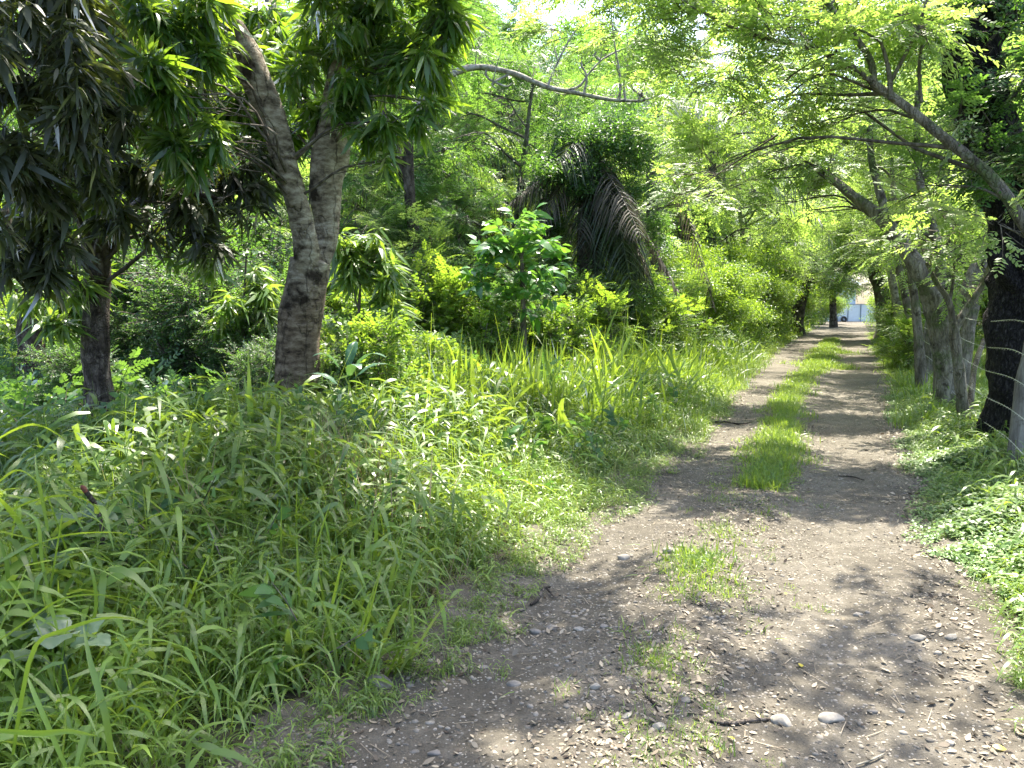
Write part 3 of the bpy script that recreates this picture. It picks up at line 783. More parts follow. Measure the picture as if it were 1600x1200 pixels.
# the strip between the wheel tracks
mb = MB()
n = 2100; y = 6.6 + 30 * r.uniform(0, 1, n) ** 1.7
half = .27 + .07 * wob(y * 1.1, 5); half = half * (0.35 + .65 * sstep(y, 6.6, 8)); cu = -.74 - .32 * sstep(y, 7, 14) + .16 * sstep(y, 15, 20)
u = cu + half * np.clip(r.normal(0, .5, n), -1.1, 1.1); x = u + TX * y
gap = (vnoise(x * 1.9, y * .9) > -1.0 - .04 * y) & (r.uniform(0, 1, n) < .8)
q = np.c_[x, y, H(x, y)][gap]; place(mb, TUFT_S, q, s=r.uniform(.7, 1.3, len(q)) * (1 + .02 * q[:, 1]), r=r)
for px, py, sp, k, s in [(1095, 885, .10, 26, 1.2), (1090, 905, .12, 20, .9), (1135, 850, .15, 22, .7), (1070, 930, .12, 16, .8), (1150, 790, .22, 30, .6), (1200, 742, .26, 44, .75), (1170, 775, .25, 26, .55), (1130, 830, .25, 20, .5), (1140, 940, .15, 16, .6), (1180, 930, .15, 12, .5),
                         (1030, 1050, .14, 20, .6), (1020, 1040, .1, 12, .8), (1060, 1110, .12, 10, .6), (960, 1150, .15, 8, .5), (1040, 1190, .2, 16, .7), (1000, 1190, .12, 8, .6), (1200, 1180, .1, 4, .4),
                         (1290, 572, .42, 110, 1.9), (1297, 550, .45, 80, 2.0), (1288, 560, .3, 50, 2.0)]:
    c = G(px, py); q = c[:2] + r.normal(0, 1, (k, 2)) * sp * [.7, 1.3]
    place(mb, TUFT_S, np.c_[q, H(q[:, 0], q[:, 1]) + .005], s=s * r.uniform(.7, 1.2, k), r=r, vshift=.1)
tag(mb.build('strip_grass', L_GRASS), 'low bright grass strip growing between the two wheel tracks', 'grass', kind='stuff')

# right verge: creeping leafy cover, with grass further on
mb = MB()
n = 17000; y = 2.4 + 11 * r.uniform(0, 1, n) ** 1.2; w = np.abs(r.normal(0, .8, n)); u = uR(y) - .02 + .06 * vnoise(y * 1.6, y * 0 + 3) + .04 * vnoise(y * 7, y * 0 + 9) - .12 * np.exp(-w * 40) + w + .4 * (1 - sstep(y, 2.5, 4.6)); x = u + TX * y
kp = (vnoise(x * 5, y * 5, 1) > -1.5 + 1.2 * np.exp(-w * 9)); x = x[kp]; y = y[kp]; w = w[kp]; n = len(x)
place(mb, HERB, np.c_[x, y, H(x, y) + .09 * sstep(w, .1, .9) * (1 + .7 * vnoise(x * 3, y * 3))], s=r.uniform(.5, 1.5, n) * (.55 + .55 * sstep(w, 0, .5)), pitch=r.normal(0, .35, n), r=r, vshift=.25 * vnoise(x * 1.5, y * 1.5, 2))
tag(mb.build('ground_cover', L_HERB), 'low creeping leafy ground cover along the right edge of the lane', 'ground cover', kind='stuff')
mb = MB()
n = 2300; p, w = verge(n, 2.4, 12, .05, 2.4, r, side=1); place(mb, TUFT_N, p, s=r.uniform(.4, 1.1, n) * (.4 + 1.1 * sstep(w, .0, .9)), r=r, vshift=.1)
n = 110; p, w = verge(n, 4, 12, .5, 1.6, r, side=1); place(mb, TUFT_T, p, s=r.uniform(.25, .55, n), r=r)
n = 2000; p, w = verge(n, 10, 45, 0.02, 2.2, r, 1.3, side=1); place(mb, TUFT_F, p, s=r.uniform(.7, 1.2, n) * (.5 + .5 * sstep(w, 0, .8)), r=r)
for px, Y, k, s in [(1440, 12.5, 6, .9), (1420, 15, 6, .9), (1462, 10.5, 3, .8), (1570, 7.0, 3, .5), (1430, 9.6, 1, .7), (1400, 20, 5, 1.)]:
    p = np.array([gp(px + r.normal(0, 9), Y + r.normal(0, .3)) for _ in range(k)]); place(mb, TUFT_T, p, s=s * r.uniform(.7, 1.1, k), r=r)
tag(mb.build('fence_side_grass', L_GRASS), 'green grass growing under the wire fence on the right', 'grass', kind='stuff')
mb = MB()
n = 6500; y = 9 + 40 * r.uniform(0, 1, n) ** 1.2; u = 2.6 + 16 * r.uniform(0, 1, n) ** 1.3; x = u + TX * y
place(mb, TUFT_F, np.c_[x, y, H(x, y)], s=r.uniform(.6, 1.2, n), r=r, vshift=.15)
tag(mb.build('field_grass', L_GRASS), 'sunny pasture grass beyond the wire fence', 'grass', kind='stuff')

# leafy undergrowth on the woodland floor to the left
mb = MB()
n = 2600; y = 6.5 + 20 * r.uniform(0, 1, n); px = r.uniform(-60, 900, n); x = (px - 800) / 1200 * y
ok = (x - TX * y) < uL(y) - 2.2
q = np.c_[x, y, H(x, y) + r.uniform(.0, .3, n)][ok]; k = len(q)
place(mb, OVAT, q, pitch=r.uniform(.3, 1.4, k), roll=r.normal(0, .4, k), s=r.uniform(.7, 1.3, k), r=r)
n = 1500; y = 8.5 + 16 * r.uniform(0, 1, n); px = r.uniform(-60, 1000, n); x = (px - 800) / 1200 * y
ok = (x - TX * y) < uL(y) - 2.0
q = np.c_[x, y, H(x, y) + r.uniform(.0, .35, n)][ok]; k = len(q)
place(mb, PINN, q, pitch=r.uniform(.3, 1.3, k), roll=r.normal(0, .3, k), s=r.uniform(.8, 1.4, k), r=r)
tag(mb.build('undergrowth', [L_BUSH, B_TWIG]), 'leafy undergrowth covering the woodland floor on the left', 'undergrowth', kind='stuff')


# ------------------------------------------------------------------ trees
def clump_fill(mb, temps, c, rad, n, r, s=1., up=.2, droop=.0, horiz=None, vshift=0.):
    c = np.asarray(c, float); rad = np.broadcast_to(rad, (3,))
    d = r.normal(0, 1, (n, 3)); d /= np.linalg.norm(d, axis=1)[:, None]
    q = r.uniform(.12, 1, n) ** .5
    p = c + d * q[:, None] * rad
    if n >= 14:
        m = max(3, n // 8); p = p[r.integers(0, m, n)] + r.normal(0, .17, (n, 3)) * rad
        d = (p - c) / rad; d /= np.linalg.norm(d, axis=1)[:, None] + 1e-6
    yaw = np.arctan2(d[:, 1], d[:, 0]) + r.normal(0, .7, n)
    pitch = d[:, 2] * .7 + up - droop + r.normal(0, .3, n)
    place(mb, temps, p, yaw, pitch, r.normal(0, .35, n), s * r.uniform(.75, 1.25, n), r=r, vshift=vshift)


def make_tree(name, label, cat, base, trunks, clumps, temps, bark, leaf, group=None, seed=1, s=1., limb_r=.05, twigs=5, up=.2, sides=10,
              rough=.12, flare=.35, limbs=True, trunk_name='trunk', crown_name='crown', extra=None, extra2=None, parent=None, vshift=0., pitch_rand=None):
    """trunks: list of (points, radii); clumps: list of (centre, radius, n)"""
    r = np.random.default_rng(seed)
    root = parent or thing(name, label, cat, base, group)
    tb = MB(); skel = []; srad = []
    for k, (pts, rad) in enumerate(trunks):
        c, rr = tube(tb, pts, rad, sides if k == 0 or max(rad) > .06 else 6, max(8, len(pts) * 5), 0, rough=rough, flare=flare if k == 0 else 0, seed=seed + k)
        skel.append(c); srad.append(rr)
    SK = np.concatenate(skel); SR = np.concatenate(srad)
    cb = MB()
    for c, rad, n in clumps:
        c = np.asarray(c, float)
        if limbs:
            dd = np.linalg.norm(SK - c, axis=1) + np.clip(SK[:, 2] - c[2] + .3, 0, None) * 2.5 + (SK[:, 2] < base[2] + .25 * (SK[:, 2].max() - base[2])) * 3
            i = int(np.argmin(dd)); a = SK[i]; ra = min(SR[i] * .6, limb_r * (1 + .12 * np.linalg.norm(c - a)))
            mid = (a + c) / 2 + np.array([0, 0, .16 * np.linalg.norm(c - a)]) + r.normal(0, .07, 3) * np.linalg.norm(c - a)
            cc, rr = tube(tb, [a, (a * .6 + mid * .4) + r.normal(0, .03, 3), mid, c], [ra, ra * .8, ra * .6, ra * .22], 6, 10, 1, rough=.08, seed=seed)
            R3 = np.broadcast_to(rad, (3,))
            for q in range(twigs):
                e = c + r.normal(0, .5, 3) * R3; j = r.integers(4, 9); m = (cc[j] + e) / 2 + r.normal(0, .06, 3)
                tube(tb, [cc[j], m, e], [ra * .3, ra * .2, .004], 4, 5, 1, cap=False)
        clump_fill(cb, temps, c, rad, n, r, s, up, vshift=vshift)
    if extra: extra(tb, cb, r)
    tb.build(trunk_name, [bark, B_TWIG], root)
    if cb.n: cb.build(crown_name, [leaf, B_TWIG], root)
    if extra2:
        yb = MB()
        for a, b_, Y, rad, n in extra2: clump_fill(yb, temps, P(a, b_, Y), np.array([1, 1, 1.2]) * rad, n, r, s, up)
        yb.build('backlit_leaves', [L_YOUNG_BACKLIT, B_TWIG], root)  # backlit clumps of the crown, their glow given by a brighter leaf colour
    return root


# --- the main mango tree, forked, with pale limbs
pt = lambda L: [P(*q) for q in L]
mango_trunk = pt([(470, 712, 8.6), (466, 640, 8.6), (466, 563, 8.6), (472, 480, 8.6), (484, 408, 8.62)])
mango_left = pt([(478, 430, 8.55), (478, 385, 8.45), (470, 338, 8.4), (455, 288, 8.3), (440, 237, 8.2), (424, 178, 8.1), (390, 102, 7.95), (344, 20, 7.75), (300, -60, 7.5), (250, -150, 7.3)])
mango_right = pt([(490, 430, 8.72), (510, 362, 8.8), (509, 295, 8.8), (517, 230, 8.8), (530, 150, 8.9), (548, 40, 9.0), (570, -120, 9.2)])
mango_far = pt([(518, 260, 8.8), (470, 150, 9.4), (430, 40, 9.8), (410, -80, 10.2)])
mc = [  # px, py, Y, radius, whorls
    (600, 40, 8.2, .62, 90), (530, 20, 8.4, .6, 90), (480, 110, 9.0, .55, 80), (560, 130, 8.2, .45, 60), (640, 100, 8.0, .38, 42), (668, 25, 8.1, .4, 42),
    (585, 205, 8.0, .22, 20), (622, 190, 7.8, .2, 14), (520, 200, 8.9, .35, 36), (430, 30, 9.4, .6, 70), (560, -60, 8.2, .7, 60), (650, -60, 8.2, .5, 40),
    (300, 30, 7.1, .4, 42), (250, 15, 6.9, .32, 30), (230, 125, 6.5, .24, 24), (275, 150, 6.7, .26, 26), (300, 100, 7.0, .26, 26), (315, 210, 6.9, .26, 28), (285, 235, 6.8, .22, 20),
    (380, 200, 9.0, .35, 36), (350, 140, 8.6, .35, 36), (400, 290, 8.9, .22, 16), (240, 190, 7.0, .2, 12), (460, 190, 9.2, .3, 26), (700, 30, 7.9, .22, 12), (668, 160, 7.8, .14, 7), (610, 250, 7.9, .1, 4)]
clm = [(P(a, b, c), np.array([1, 1, .75]) * d, n) for a, b, c, d, n in mc]
rz = np.random.default_rng(77)
for k in range(24):                                                     # the part of the crown above the picture
    c = np.array([rz.uniform(-5.8, .6), rz.uniform(4.6, 11.5), rz.uniform(5.2, 8.0)])
    if c[1] > 8: c[1] -= 3.2
    if c[2] < 1.6 + c[1] * .40 + .5: c[2] = 1.6 + c[1] * .40 + .8
    clm.append((c, np.array([.75, .75, .5]), 52))
rq = np.random.default_rng(78)
for k in range(26):                                                     # unseen clumps over the lane, added for the shade they cast on it
    q = np.array([rq.uniform(-1.2, 3.2), rq.uniform(4.9, 6.7), rq.uniform(5.8, 7.2)])
    clm.append((q, np.array([.6, .6, .3]) * (1.5 if q[0] > 1.2 else 1), 13 if q[0] > 1.2 else 42))
base_m = gp(473, 8.6)
make_tree('mango_tree', 'big forked mango tree with a thick pale leaning limb, beside the verge', 'tree', base_m,
          [(mango_trunk, [.36, .27, .24, .235, .215]), (mango_left, [.15, .135, .125, .123, .127, .14, .155, .14, .125, .1]), (mango_right, [.14, .14, .18, .205, .17, .14, .1]), (mango_far, [.11, .09, .07, .05])],
          [(a, b, int(n * 1.15)) for a, b, n in clm], WHORL, B_MANGO, L_MANGO, seed=4, s=.86, limb_r=.016, twigs=4, sides=28, rough=.07, flare=.35)

# --- mango tree at the left, its silhouette darkness put into the leaf colour
t2 = pt([(160, 740, 7.8), (156, 650, 7.8), (150, 560, 7.8), (152, 470, 7.8), (150, 400, 7.7), (130, 300, 7.4), (100, 190, 7.0), (60, 60, 6.6), (20, -80, 6.3)])
t2b = pt([(150, 420, 7.7), (190, 350, 7.9), (240, 270, 8.0), (300, 180, 8.1), (340, 90, 8.2)])
t2c = pt([(148, 390, 7.7), (200, 330, 7.8), (270, 300, 7.6), (340, 310, 7.4)])
dc = [(50, 40, 5.6, .42, 62), (110, 30, 6.2, .35, 42), (30, 130, 5.5, .4, 56), (100, 130, 5.7, .38, 50), (150, 180, 6.4, .35, 42), (40, 220, 5.6, .38, 52), (110, 250, 6.2, .35, 44), (30, 300, 5.8, .36, 50),
      (90, 340, 6.2, .32, 36), (20, 380, 6.0, .32, 38), (70, 410, 6.4, .22, 20), (160, 330, 6.8, .26, 24), (200, 130, 7.4, .4, 44), (180, 230, 7.2, .4, 44), (230, 270, 7.6, .36, 40),
      (280, 320, 7.4, .28, 26), (330, 330, 7.4, .3, 30), (370, 300, 7.9, .3, 28), (330, 260, 7.9, .34, 34), (400, 240, 8.1, .26, 22), (250, 350, 7.2, .18, 10), (330, 390, 7.3, .14, 8), (150, 90, 6.9, .35, 36),
      (290, 150, 8.3, .4, 40), (230, 60, 8.0, .45, 44), (380, 330, 8.0, .16, 9), (30, -40, 5.6, .5, 50), (130, -30, 6.2, .5, 40)]
dcl = [(P(a, b, c), np.array([1, 1, .75]) * d * 1.08, int(n * .72)) for a, b, c, d, n in dc]
for k in range(14):
    c = np.array([rz.uniform(-7.5, -3.5), rz.uniform(4, 8.5), rz.uniform(5.0, 6.6)])
    if c[2] < 1.6 + c[1] * .40 + .4: c[2] = 1.6 + c[1] * .40 + .6
    dcl.append((c, np.array([.8, .8, .5]), 48))
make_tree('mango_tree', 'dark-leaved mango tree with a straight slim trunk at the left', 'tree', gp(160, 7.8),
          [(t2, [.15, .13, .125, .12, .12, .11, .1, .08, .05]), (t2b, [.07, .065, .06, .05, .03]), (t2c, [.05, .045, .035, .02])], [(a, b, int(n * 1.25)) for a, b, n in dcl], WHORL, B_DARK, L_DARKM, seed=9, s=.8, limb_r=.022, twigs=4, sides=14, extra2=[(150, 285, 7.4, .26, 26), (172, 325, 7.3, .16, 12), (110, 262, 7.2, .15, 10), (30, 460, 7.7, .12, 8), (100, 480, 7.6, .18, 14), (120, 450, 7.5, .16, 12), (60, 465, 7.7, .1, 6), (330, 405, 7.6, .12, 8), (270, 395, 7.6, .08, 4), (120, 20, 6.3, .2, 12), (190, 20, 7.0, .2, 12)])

# --- forked young mango behind it
t3 = pt([(52, 640, 11), (50, 560, 11), (46, 500, 11), (38, 460, 11), (25, 400, 11), (10, 330, 11)])
t3b = pt([(48, 530, 11), (60, 480, 11), (66, 420, 11.1), (80, 350, 11.2)])
make_tree('mango_tree', 'low forked tree standing behind the slim dark mango at the left edge', 'tree', gp(52, 11),
          [(t3, [.2, .18, .15, .11, .08, .05]), (t3b, [.12, .1, .08, .05])],
          [(P(a, b, c), np.array([1, 1, .8]) * d, n) for a, b, c, d, n in [(20, 360, 11, .7, 80), (100, 330, 11.4, .7, 80), (-40, 300, 11, .7, 60), (60, 250, 11.5, .8, 80), (140, 260, 12, .7, 60), (150, 450, 10.8, .3, 18), (100, 470, 10.6, .25, 14)]],
          WHORL, B_DARK, L_MANGO, seed=12, limb_r=.03, twigs=3)

# --- tree carrying the long bare horizontal branch
arch = pt([(640, 200, 14), (662, 155, 14), (700, 120, 14), (745, 105, 14), (800, 114, 14), (855, 136, 14), (905, 146, 14), (955, 156, 14), (1000, 158, 14)])
tb_ = pt([(632, 560, 14.3), (640, 470, 14.3), (646, 380, 14.2), (640, 300, 14.1), (638, 210, 14)])
tb2 = pt([(646, 360, 14.2), (690, 300, 14.2), (730, 230, 14.3), (760, 140, 14.4), (790, 20, 14.6), (810, -80, 14.8)])
tb3 = pt([(640, 290, 14.1), (600, 180, 14.3), (580, 60, 14.5), (570, -60, 14.8)])
sub = []
for q in [[(855, 136), (868, 105), (885, 70), (905, 40)], [(880, 142), (905, 135), (920, 115), (945, 90), (985, 72)], [(938, 95), (930, 84), (940, 70)], [(968, 155), (969, 120), (962, 80), (955, 30)],
          [(977, 157), (975, 130), (982, 105)], [(997, 158), (1010, 130), (1030, 90), (1050, 55)], [(1000, 158), (1025, 150), (1033, 132), (1020, 118)], [(1008, 153), (990, 140), (985, 128)], [(1033, 132), (1050, 128)],
          [(912, 146), (917, 120), (908, 100), (912, 80)], [(800, 114), (770, 130), (775, 138)], [(760, 108), (762, 122), (790, 135), (800, 130)], [(700, 120), (690, 100), (660, 90)]]:
    sub.append((pt([(a, b, 14) for a, b in q]), list(np.linspace(.026, .012, len(q)))))
make_tree('bare_branched_tree', 'grey tree reaching a long bare horizontal branch across the glade', 'tree', gp(632, 14.3),
          [(tb_, [.16, .13, .12, .10, .085]), (tb3, [.09, .07, .05, .03])],
          [(P(a, b, c), np.array([1, 1, .6]) * d, n) for a, b, c, d, n in [(640, 90, 15, .9, 60), (720, 60, 15.2, .9, 45), (770, 20, 15.3, .8, 40), (590, 150, 15, .8, 60), (600, 20, 15, 1., 60), (700, -40, 15, 1., 40), (560, 250, 14.6, .6, 50), (620, 260, 14.5, .5, 40)]],
          PINN, B_DARK, L_WOOD, seed=15, limb_r=.03, twigs=6, rough=.05)
bare = [o for o in COL.objects if o.name.startswith('bare_branched_tree')][0]
mb = MB(); tube(mb, arch, [.06, .07, .065, .056, .048, .044, .038, .03, .02], 10, 60, 0, rough=.1, seed=2)
r = np.random.default_rng(161)
for pts, rad in sub: tube(mb, pts, rad, 6, 12, 0, rough=.1, seed=len(pts))
for k in range(34):                      # broken side shoots and fine twigs
    src = arch if k % 3 == 0 else sub[int(r.integers(0, len(sub)))][0]
    path = smooth_path(src, 20); a = path[int(r.integers(5, 20))]; d = azel(r.uniform(0, 6.28), r.uniform(.2, 1.4)); L = r.uniform(.15, .75)
    tube(mb, [a, a + d * L * .5 + r.normal(0, .04, 3), a + d * L + r.normal(0, .09, 3)], [.011, .008, .004], 4, 6, 0, cap=False)
mb.build('branch', B_PALEB, bare)

# --- right row: burnt trunk
b1 = pt([(1588, 740, 8.2), (1584, 690, 8.2), (1590, 620, 8.2), (1592, 560, 8.2), (1606, 480, 8.25), (1612, 420, 8.3), (1596, 350, 8.3), (1572, 280, 8.4), (1545, 200, 8.5), (1518, 110, 8.6), (1500, 20, 8.7), (1478, -80, 8.8)])
make_tree('burnt_tree', 'thick charred black-trunked tree standing behind the fence wires', 'tree', gp(1588, 8.2),
          [(b1, [.36, .31, .28, .30, .36, .37, .33, .28, .27, .28, .25, .2]), (pt([(1600, 470, 8.2), (1560, 410, 8.1), (1548, 385, 8.1)]), [.14, .09, .05]), (pt([(1520, 100, 8.6), (1560, 40, 8.7), (1600, -40, 8.8)]), [.15, .12, .08])],
          [(P(a, b, c), np.array([1, 1, .7]) * d, n) for a, b, c, d, n in [(1570, 40, 8.2, .45, 50), (1600, 120, 8.1, .4, 44), (1590, 200, 8.0, .35, 30), (1530, 200, 7.9, .3, 22), (1500, 250, 8.0, .3, 20), (1560, 250, 7.8, .3, 22), (1560, -40, 8.5, .6, 50), (1640, 60, 8.4, .6, 50), (1480, -60, 8.9, .7, 50)]],
          PINN, B_BURNT, L_BUSH, seed=22, limb_r=.03, twigs=5, sides=24, rough=.16, flare=.15)

# --- arching limb tree, trunk just outside the frame
a1 = pt([(1700, 800, 6.8), (1700, 650, 6.8), (1690, 540, 6.9), (1660, 440, 7.0), (1610, 365, 7.1), (1560, 290, 7.2), (1510, 243, 7.3), (1465, 207, 7.4), (1420, 170, 7.5), (1375, 138, 7.6), (1362, 128, 7.6)])
a2 = pt([(1366, 132, 7.6), (1360, 95, 7.7), (1338, 60, 7.8), (1318, 36, 7.9), (1288, 0, 8.0), (1240, -60, 8.2)])
a3 = pt([(1362, 128, 7.6), (1322, 98, 7.7), (1270, 76, 7.8), (1205, 62, 7.9), (1150, 45, 8.1), (1080, 10, 8.4)])
a4 = pt([(1392, 156, 7.5), (1390, 120, 7.5), (1384, 90, 7.5), (1376, 65, 7.5)])
a5 = pt([(1393, 125, 7.5), (1412, 90, 7.5), (1432, 50, 7.5), (1450, -5, 7.5)])
a6 = pt([(1440, 160, 7.6), (1436, 110, 7.6), (1443, 60, 7.6), (1458, 30, 7.6)])
a7 = pt([(1376, 65, 7.5), (1340, 45, 7.6), (1290, 35, 7.7), (1200, 20, 7.9)])
ac = [(1320, 30, 8.2, .4, 22), (1250, 60, 8.0, .4, 26), (1180, 40, 8.4, .45, 28), (1110, 30, 8.8, .45, 30), (1290, 110, 8.0, .3, 16), (1220, 130, 8.6, .35, 20), (1400, 30, 7.8, .4, 20), (1460, 40, 7.8, .35, 18), (1130, 110, 9., .4, 24),
      (1350, -40, 8, .6, 30), (1200, -50, 8.3, .7, 36), (1060, 60, 9.4, .4, 26), (1450, 290, 7.6, .28, 16), (1560, 350, 7.2, .2, 9), (1280, 190, 9, .4, 22), (1200, 180, 9.5, .45, 28), (1000, 30, 10, .5, 34), (960, -20, 10.5, .6, 40), (1060, -10, 9.5, .5, 34), (1050, 130, 10, .4, 22), (920, 40, 11, .45, 24), (1260, 10, 9, .45, 28), (1160, 90, 9.6, .4, 26), (1130, 190, 10, .35, 22), (1120, 260, 10, .3, 18), (1080, 300, 10.5, .3, 20)]
make_tree('arching_tree', 'feathery-leaved tree whose slim grey limb arches over the lane from the right', 'tree', gp(1700, 6.8),
          [(a1, [.17, .15, .11, .075, .057, .053, .05, .047, .043, .04, .036]), (a2, [.034, .032, .03, .028, .024, .016]), (a3, [.028, .025, .022, .02, .016, .01]), (a4, [.026, .022, .018, .014]), (a5, [.02, .018, .016, .012]), (a6, [.018, .015, .012, .01]), (a7, [.014, .012, .01, .006])],
          [(P(a, b, c), np.array([1, 1, .55]) * d * 1.1, n) for a, b, c, d, n in ac], PINN, B_GREY, L_ACAC, seed=31, limb_r=.016, twigs=4, rough=.06, flare=.2)

# --- pale leaning tree on the fence line
r1 = pt([(1492, 660, 11.2), (1482, 600, 11.2), (1476, 540, 11.2), (1462, 480, 11.2), (1440, 430, 11.2), (1405, 375, 11.3), (1370, 335, 11.5), (1325, 300, 11.7), (1290, 270, 12)])
r1b = pt([(1476, 530, 11.2), (1505, 470, 11.3), (1535, 400, 11.4), (1555, 320, 11.6), (1570, 220, 11.8)])
r1c = pt([(1400, 372, 11.3), (1384, 330, 11.3), (1372, 290, 11.4), (1360, 240, 11.6), (1358, 150, 11.9), (1350, 60, 12.2)])
r1d = pt([(1462, 480, 11.2), (1470, 400, 11.3), (1440, 300, 11.5), (1432, 200, 11.8), (1440, 80, 12)])
rc = [(1250, 250, 12, .5, 34), (1310, 240, 12, .5, 34), (1200, 230, 12.5, .5, 36), (1360, 180, 12, .5, 34), (1420, 220, 12, .45, 30), (1300, 160, 12.5, .5, 36), (1240, 180, 12.6, .5, 34), (1440, 120, 12.3, .5, 32), (1380, 90, 12.5, .6, 40), (1310, 60, 12.8, .6, 40), (1220, 60, 13, .6, 40),
      (1130, 150, 13.4, .6, 40), (1100, 220, 13.4, .5, 32), (1480, 190, 12, .5, 30), (1150, 290, 13, .5, 34), (1220, 320, 12.8, .4, 26), (1260, 330, 12.5, .35, 20), (1120, 40, 13.6, .7, 44), (1500, 440, 11, .25, 14), (1560, 430, 11.5, .3, 14), (1520, 330, 11.6, .3, 14), (1490, 60, 12, .6, 36)]
make_tree('leaning_tree', 'pale grey tree on the fence line leaning its long limbs over the lane', 'tree', gp(1492, 11.2),
          [(r1, [.21, .185, .17, .155, .13, .11, .09, .07, .05]), (r1b, [.12, .11, .1, .08, .05]), (r1c, [.07, .065, .055, .045, .035, .02]), (r1d, [.08, .07, .055, .045, .03])],
          [(P(a, b, c), np.array([1, 1, .55]) * d * 1.15, n) for a, b, c, d, n in rc], PINN, B_GREY, L_ACAC, seed=37, limb_r=.02, twigs=4, sides=14, rough=.14)

# --- slim many-stemmed tree before it
m1 = pt([(1520, 720, 9.4), (1508, 660, 9.4), (1500, 600, 9.4), (1494, 540, 9.4), (1490, 505, 9.4)])
make_tree('slim_tree', 'slim crooked tree with two thin upswept arms, next to the burnt trunk', 'tree', gp(1520, 9.4),
          [(m1, [.09, .075, .065, .06, .055]), (pt([(1490, 510, 9.4), (1482, 470, 9.4), (1462, 440, 9.4), (1448, 410, 9.4)]), [.045, .035, .03, .02]), (pt([(1490, 512, 9.4), (1512, 480, 9.4), (1532, 450, 9.4), (1545, 420, 9.4), (1548, 400, 9.4)]), [.045, .04, .036, .03, .02]),
           (pt([(1484, 470, 9.4), (1490, 430, 9.4), (1492, 380, 9.4)]), [.02, .016, .01]), (pt([(1515, 640, 9.6), (1522, 580, 9.8), (1538, 530, 10)]), [.04, .035, .03])],
          [(P(a, b, c), np.array([1, 1, .6]) * d, n) for a, b, c, d, n in [(1440, 385, 9.4, .2, 9), (1492, 350, 9.4, .25, 12), (1550, 385, 9.4, .22, 10), (1470, 320, 9.5, .25, 12), (1520, 300, 9.5, .25, 12)]],
          PINN, B_GREY, L_ACAC, seed=41, limb_r=.01, twigs=4)


# more slender trunks of the same row
for px, Y, path, rad, lab in [
    (1440, 14.5, [(1442, 620), (1436, 540), (1430, 470), (1418, 400), (1400, 330), (1392, 240)], [.10, .085, .075, .07, .055, .03], 'slim pale trunk just left of the leaning tree on the fence line'),
    (1512, 13.0, [(1500, 640), (1506, 560), (1520, 480), (1540, 410), (1556, 340), (1560, 250)], [.12, .11, .10, .09, .07, .04], 'pale trunk leaning to the right between the slim crooked tree and the charred trunk'),
    (1425, 19.0, [(1427, 590), (1424, 520), (1412, 450), (1398, 390), (1380, 320), (1372, 240)], [.11, .1, .09, .08, .06, .03], 'thin grey trunk, next along the fence line after the slim pale one')]:
    make_tree('slender_tree', lab, 'tree', gp(px, Y), [([P(a, b, Y) for a, b in path], rad)], [(P(path[-1][0] + dx, path[-1][1] + dy, Y), np.array([1, 1, .6]) * q, int(40 * q)) for dx, dy, q in [(0, -30, .7), (-60, 10, .6), (50, 10, .6), (-30, -90, .8), (40, -80, .8)]], PINN, B_GREY, L_ACAC, seed=px, limb_r=.03, twigs=4, rough=.1)


# --- palms
def frond(mbl, base, az, el, L, droop, r, n=46, ll=.55, hang=.5, mat=0, w=.035):
    t = np.linspace(0, 1, 12); d = azel(az, el)
    path = base + d * L * t[:, None] + np.array([0, 0, -1.]) * droop * L * (t ** 2)[:, None]
    tube(mbl, path, np.linspace(.022, .006, 12), 4, 12, mat, cap=False)
    tt = np.linspace(.12, 1, n); pp = np.stack([np.interp(tt, t, path[:, k]) for k in range(3)], -1)
    dd = np.gradient(pp, axis=0); dd /= np.linalg.norm(dd, axis=1)[:, None]
    sd = np.cross(dd, [0, 0, 1.]); sd /= np.linalg.norm(sd, axis=1)[:, None] + 1e-6
    for sg in (-1, 1):
        dr = dd * .75 + sg * sd * 1. + np.array([0, 0, .15]) + r.normal(0, .08, (n, 3))
        l = ll * np.sin(np.pi * np.clip(tt * .85 + .12, 0, 1)) ** .5 * r.uniform(.85, 1.1, n)
        V, F, k = strips(pp, dr, l, w, hang * r.uniform(.7, 1.3, n), 3, r.normal(0, .5, n), np.array([.7, 1, .7, .08]))
        mbl.add(V, F, mat, r.uniform(0, 1, n)[k])


def palm(px, Y, top_py, rad, lab, nf, nd, L, seed, hang=0.0, ylean=0):
    r = np.random.default_rng(seed)
    b = gp(px, Y); t = P(px + ylean, top_py, Y)
    root = thing('palm_tree', lab, 'palm', b)
    mb = MB(); tube(mb, [b - [0, 0, .1], b * .6 + t * .4, t], [rad * 1.15, rad, rad * .85], 16, 40, 0, rough=.07, seed=seed); mb.build('trunk', B_PALM, root)
    for i in range(nf):
        f = MB(); frond(f, t, (r.uniform(-1.6, 1.6) + (2.6 if i % 4 == 0 else 0) if hang else i * 2.4 + r.uniform(-.2, .2)), (r.uniform(-1.4, -.75) if hang and i % 4 else r.uniform(-.1, 1.0)), L * r.uniform(.75, 1.1) * ((.75 if i % 4 else .45) if hang else 1), r.uniform(.6, 1.1), r, 54, .75, .9); f.build('frond', L_PALMD if hang else L_PALM, root)
    for i in range(nd):
        f = MB(); frond(f, t - [0, 0, .2], i * 2.4 + r.uniform(-.3, .3), r.uniform(-1.2, -.35), L * r.uniform(.6, .95), .25, r, 34, .5, .9); f.build('dead_frond', L_DEADP, root)
    return root


skirted = palm(922, 16.5, 225, .28, 'palm with a thick black trunk under a skirt of hanging dead fronds', 15, 14, 3.0, 51, hang=.9)
def palm_vines(root, cl, seed):
    mb = MB(); r = np.random.default_rng(seed)
    for a, b_, Y, rad, n in cl: clump_fill(mb, CLUSS, P(a, b_, Y), rad, n, r, .8)
    mb.build('vine', [L_BUSH], root)


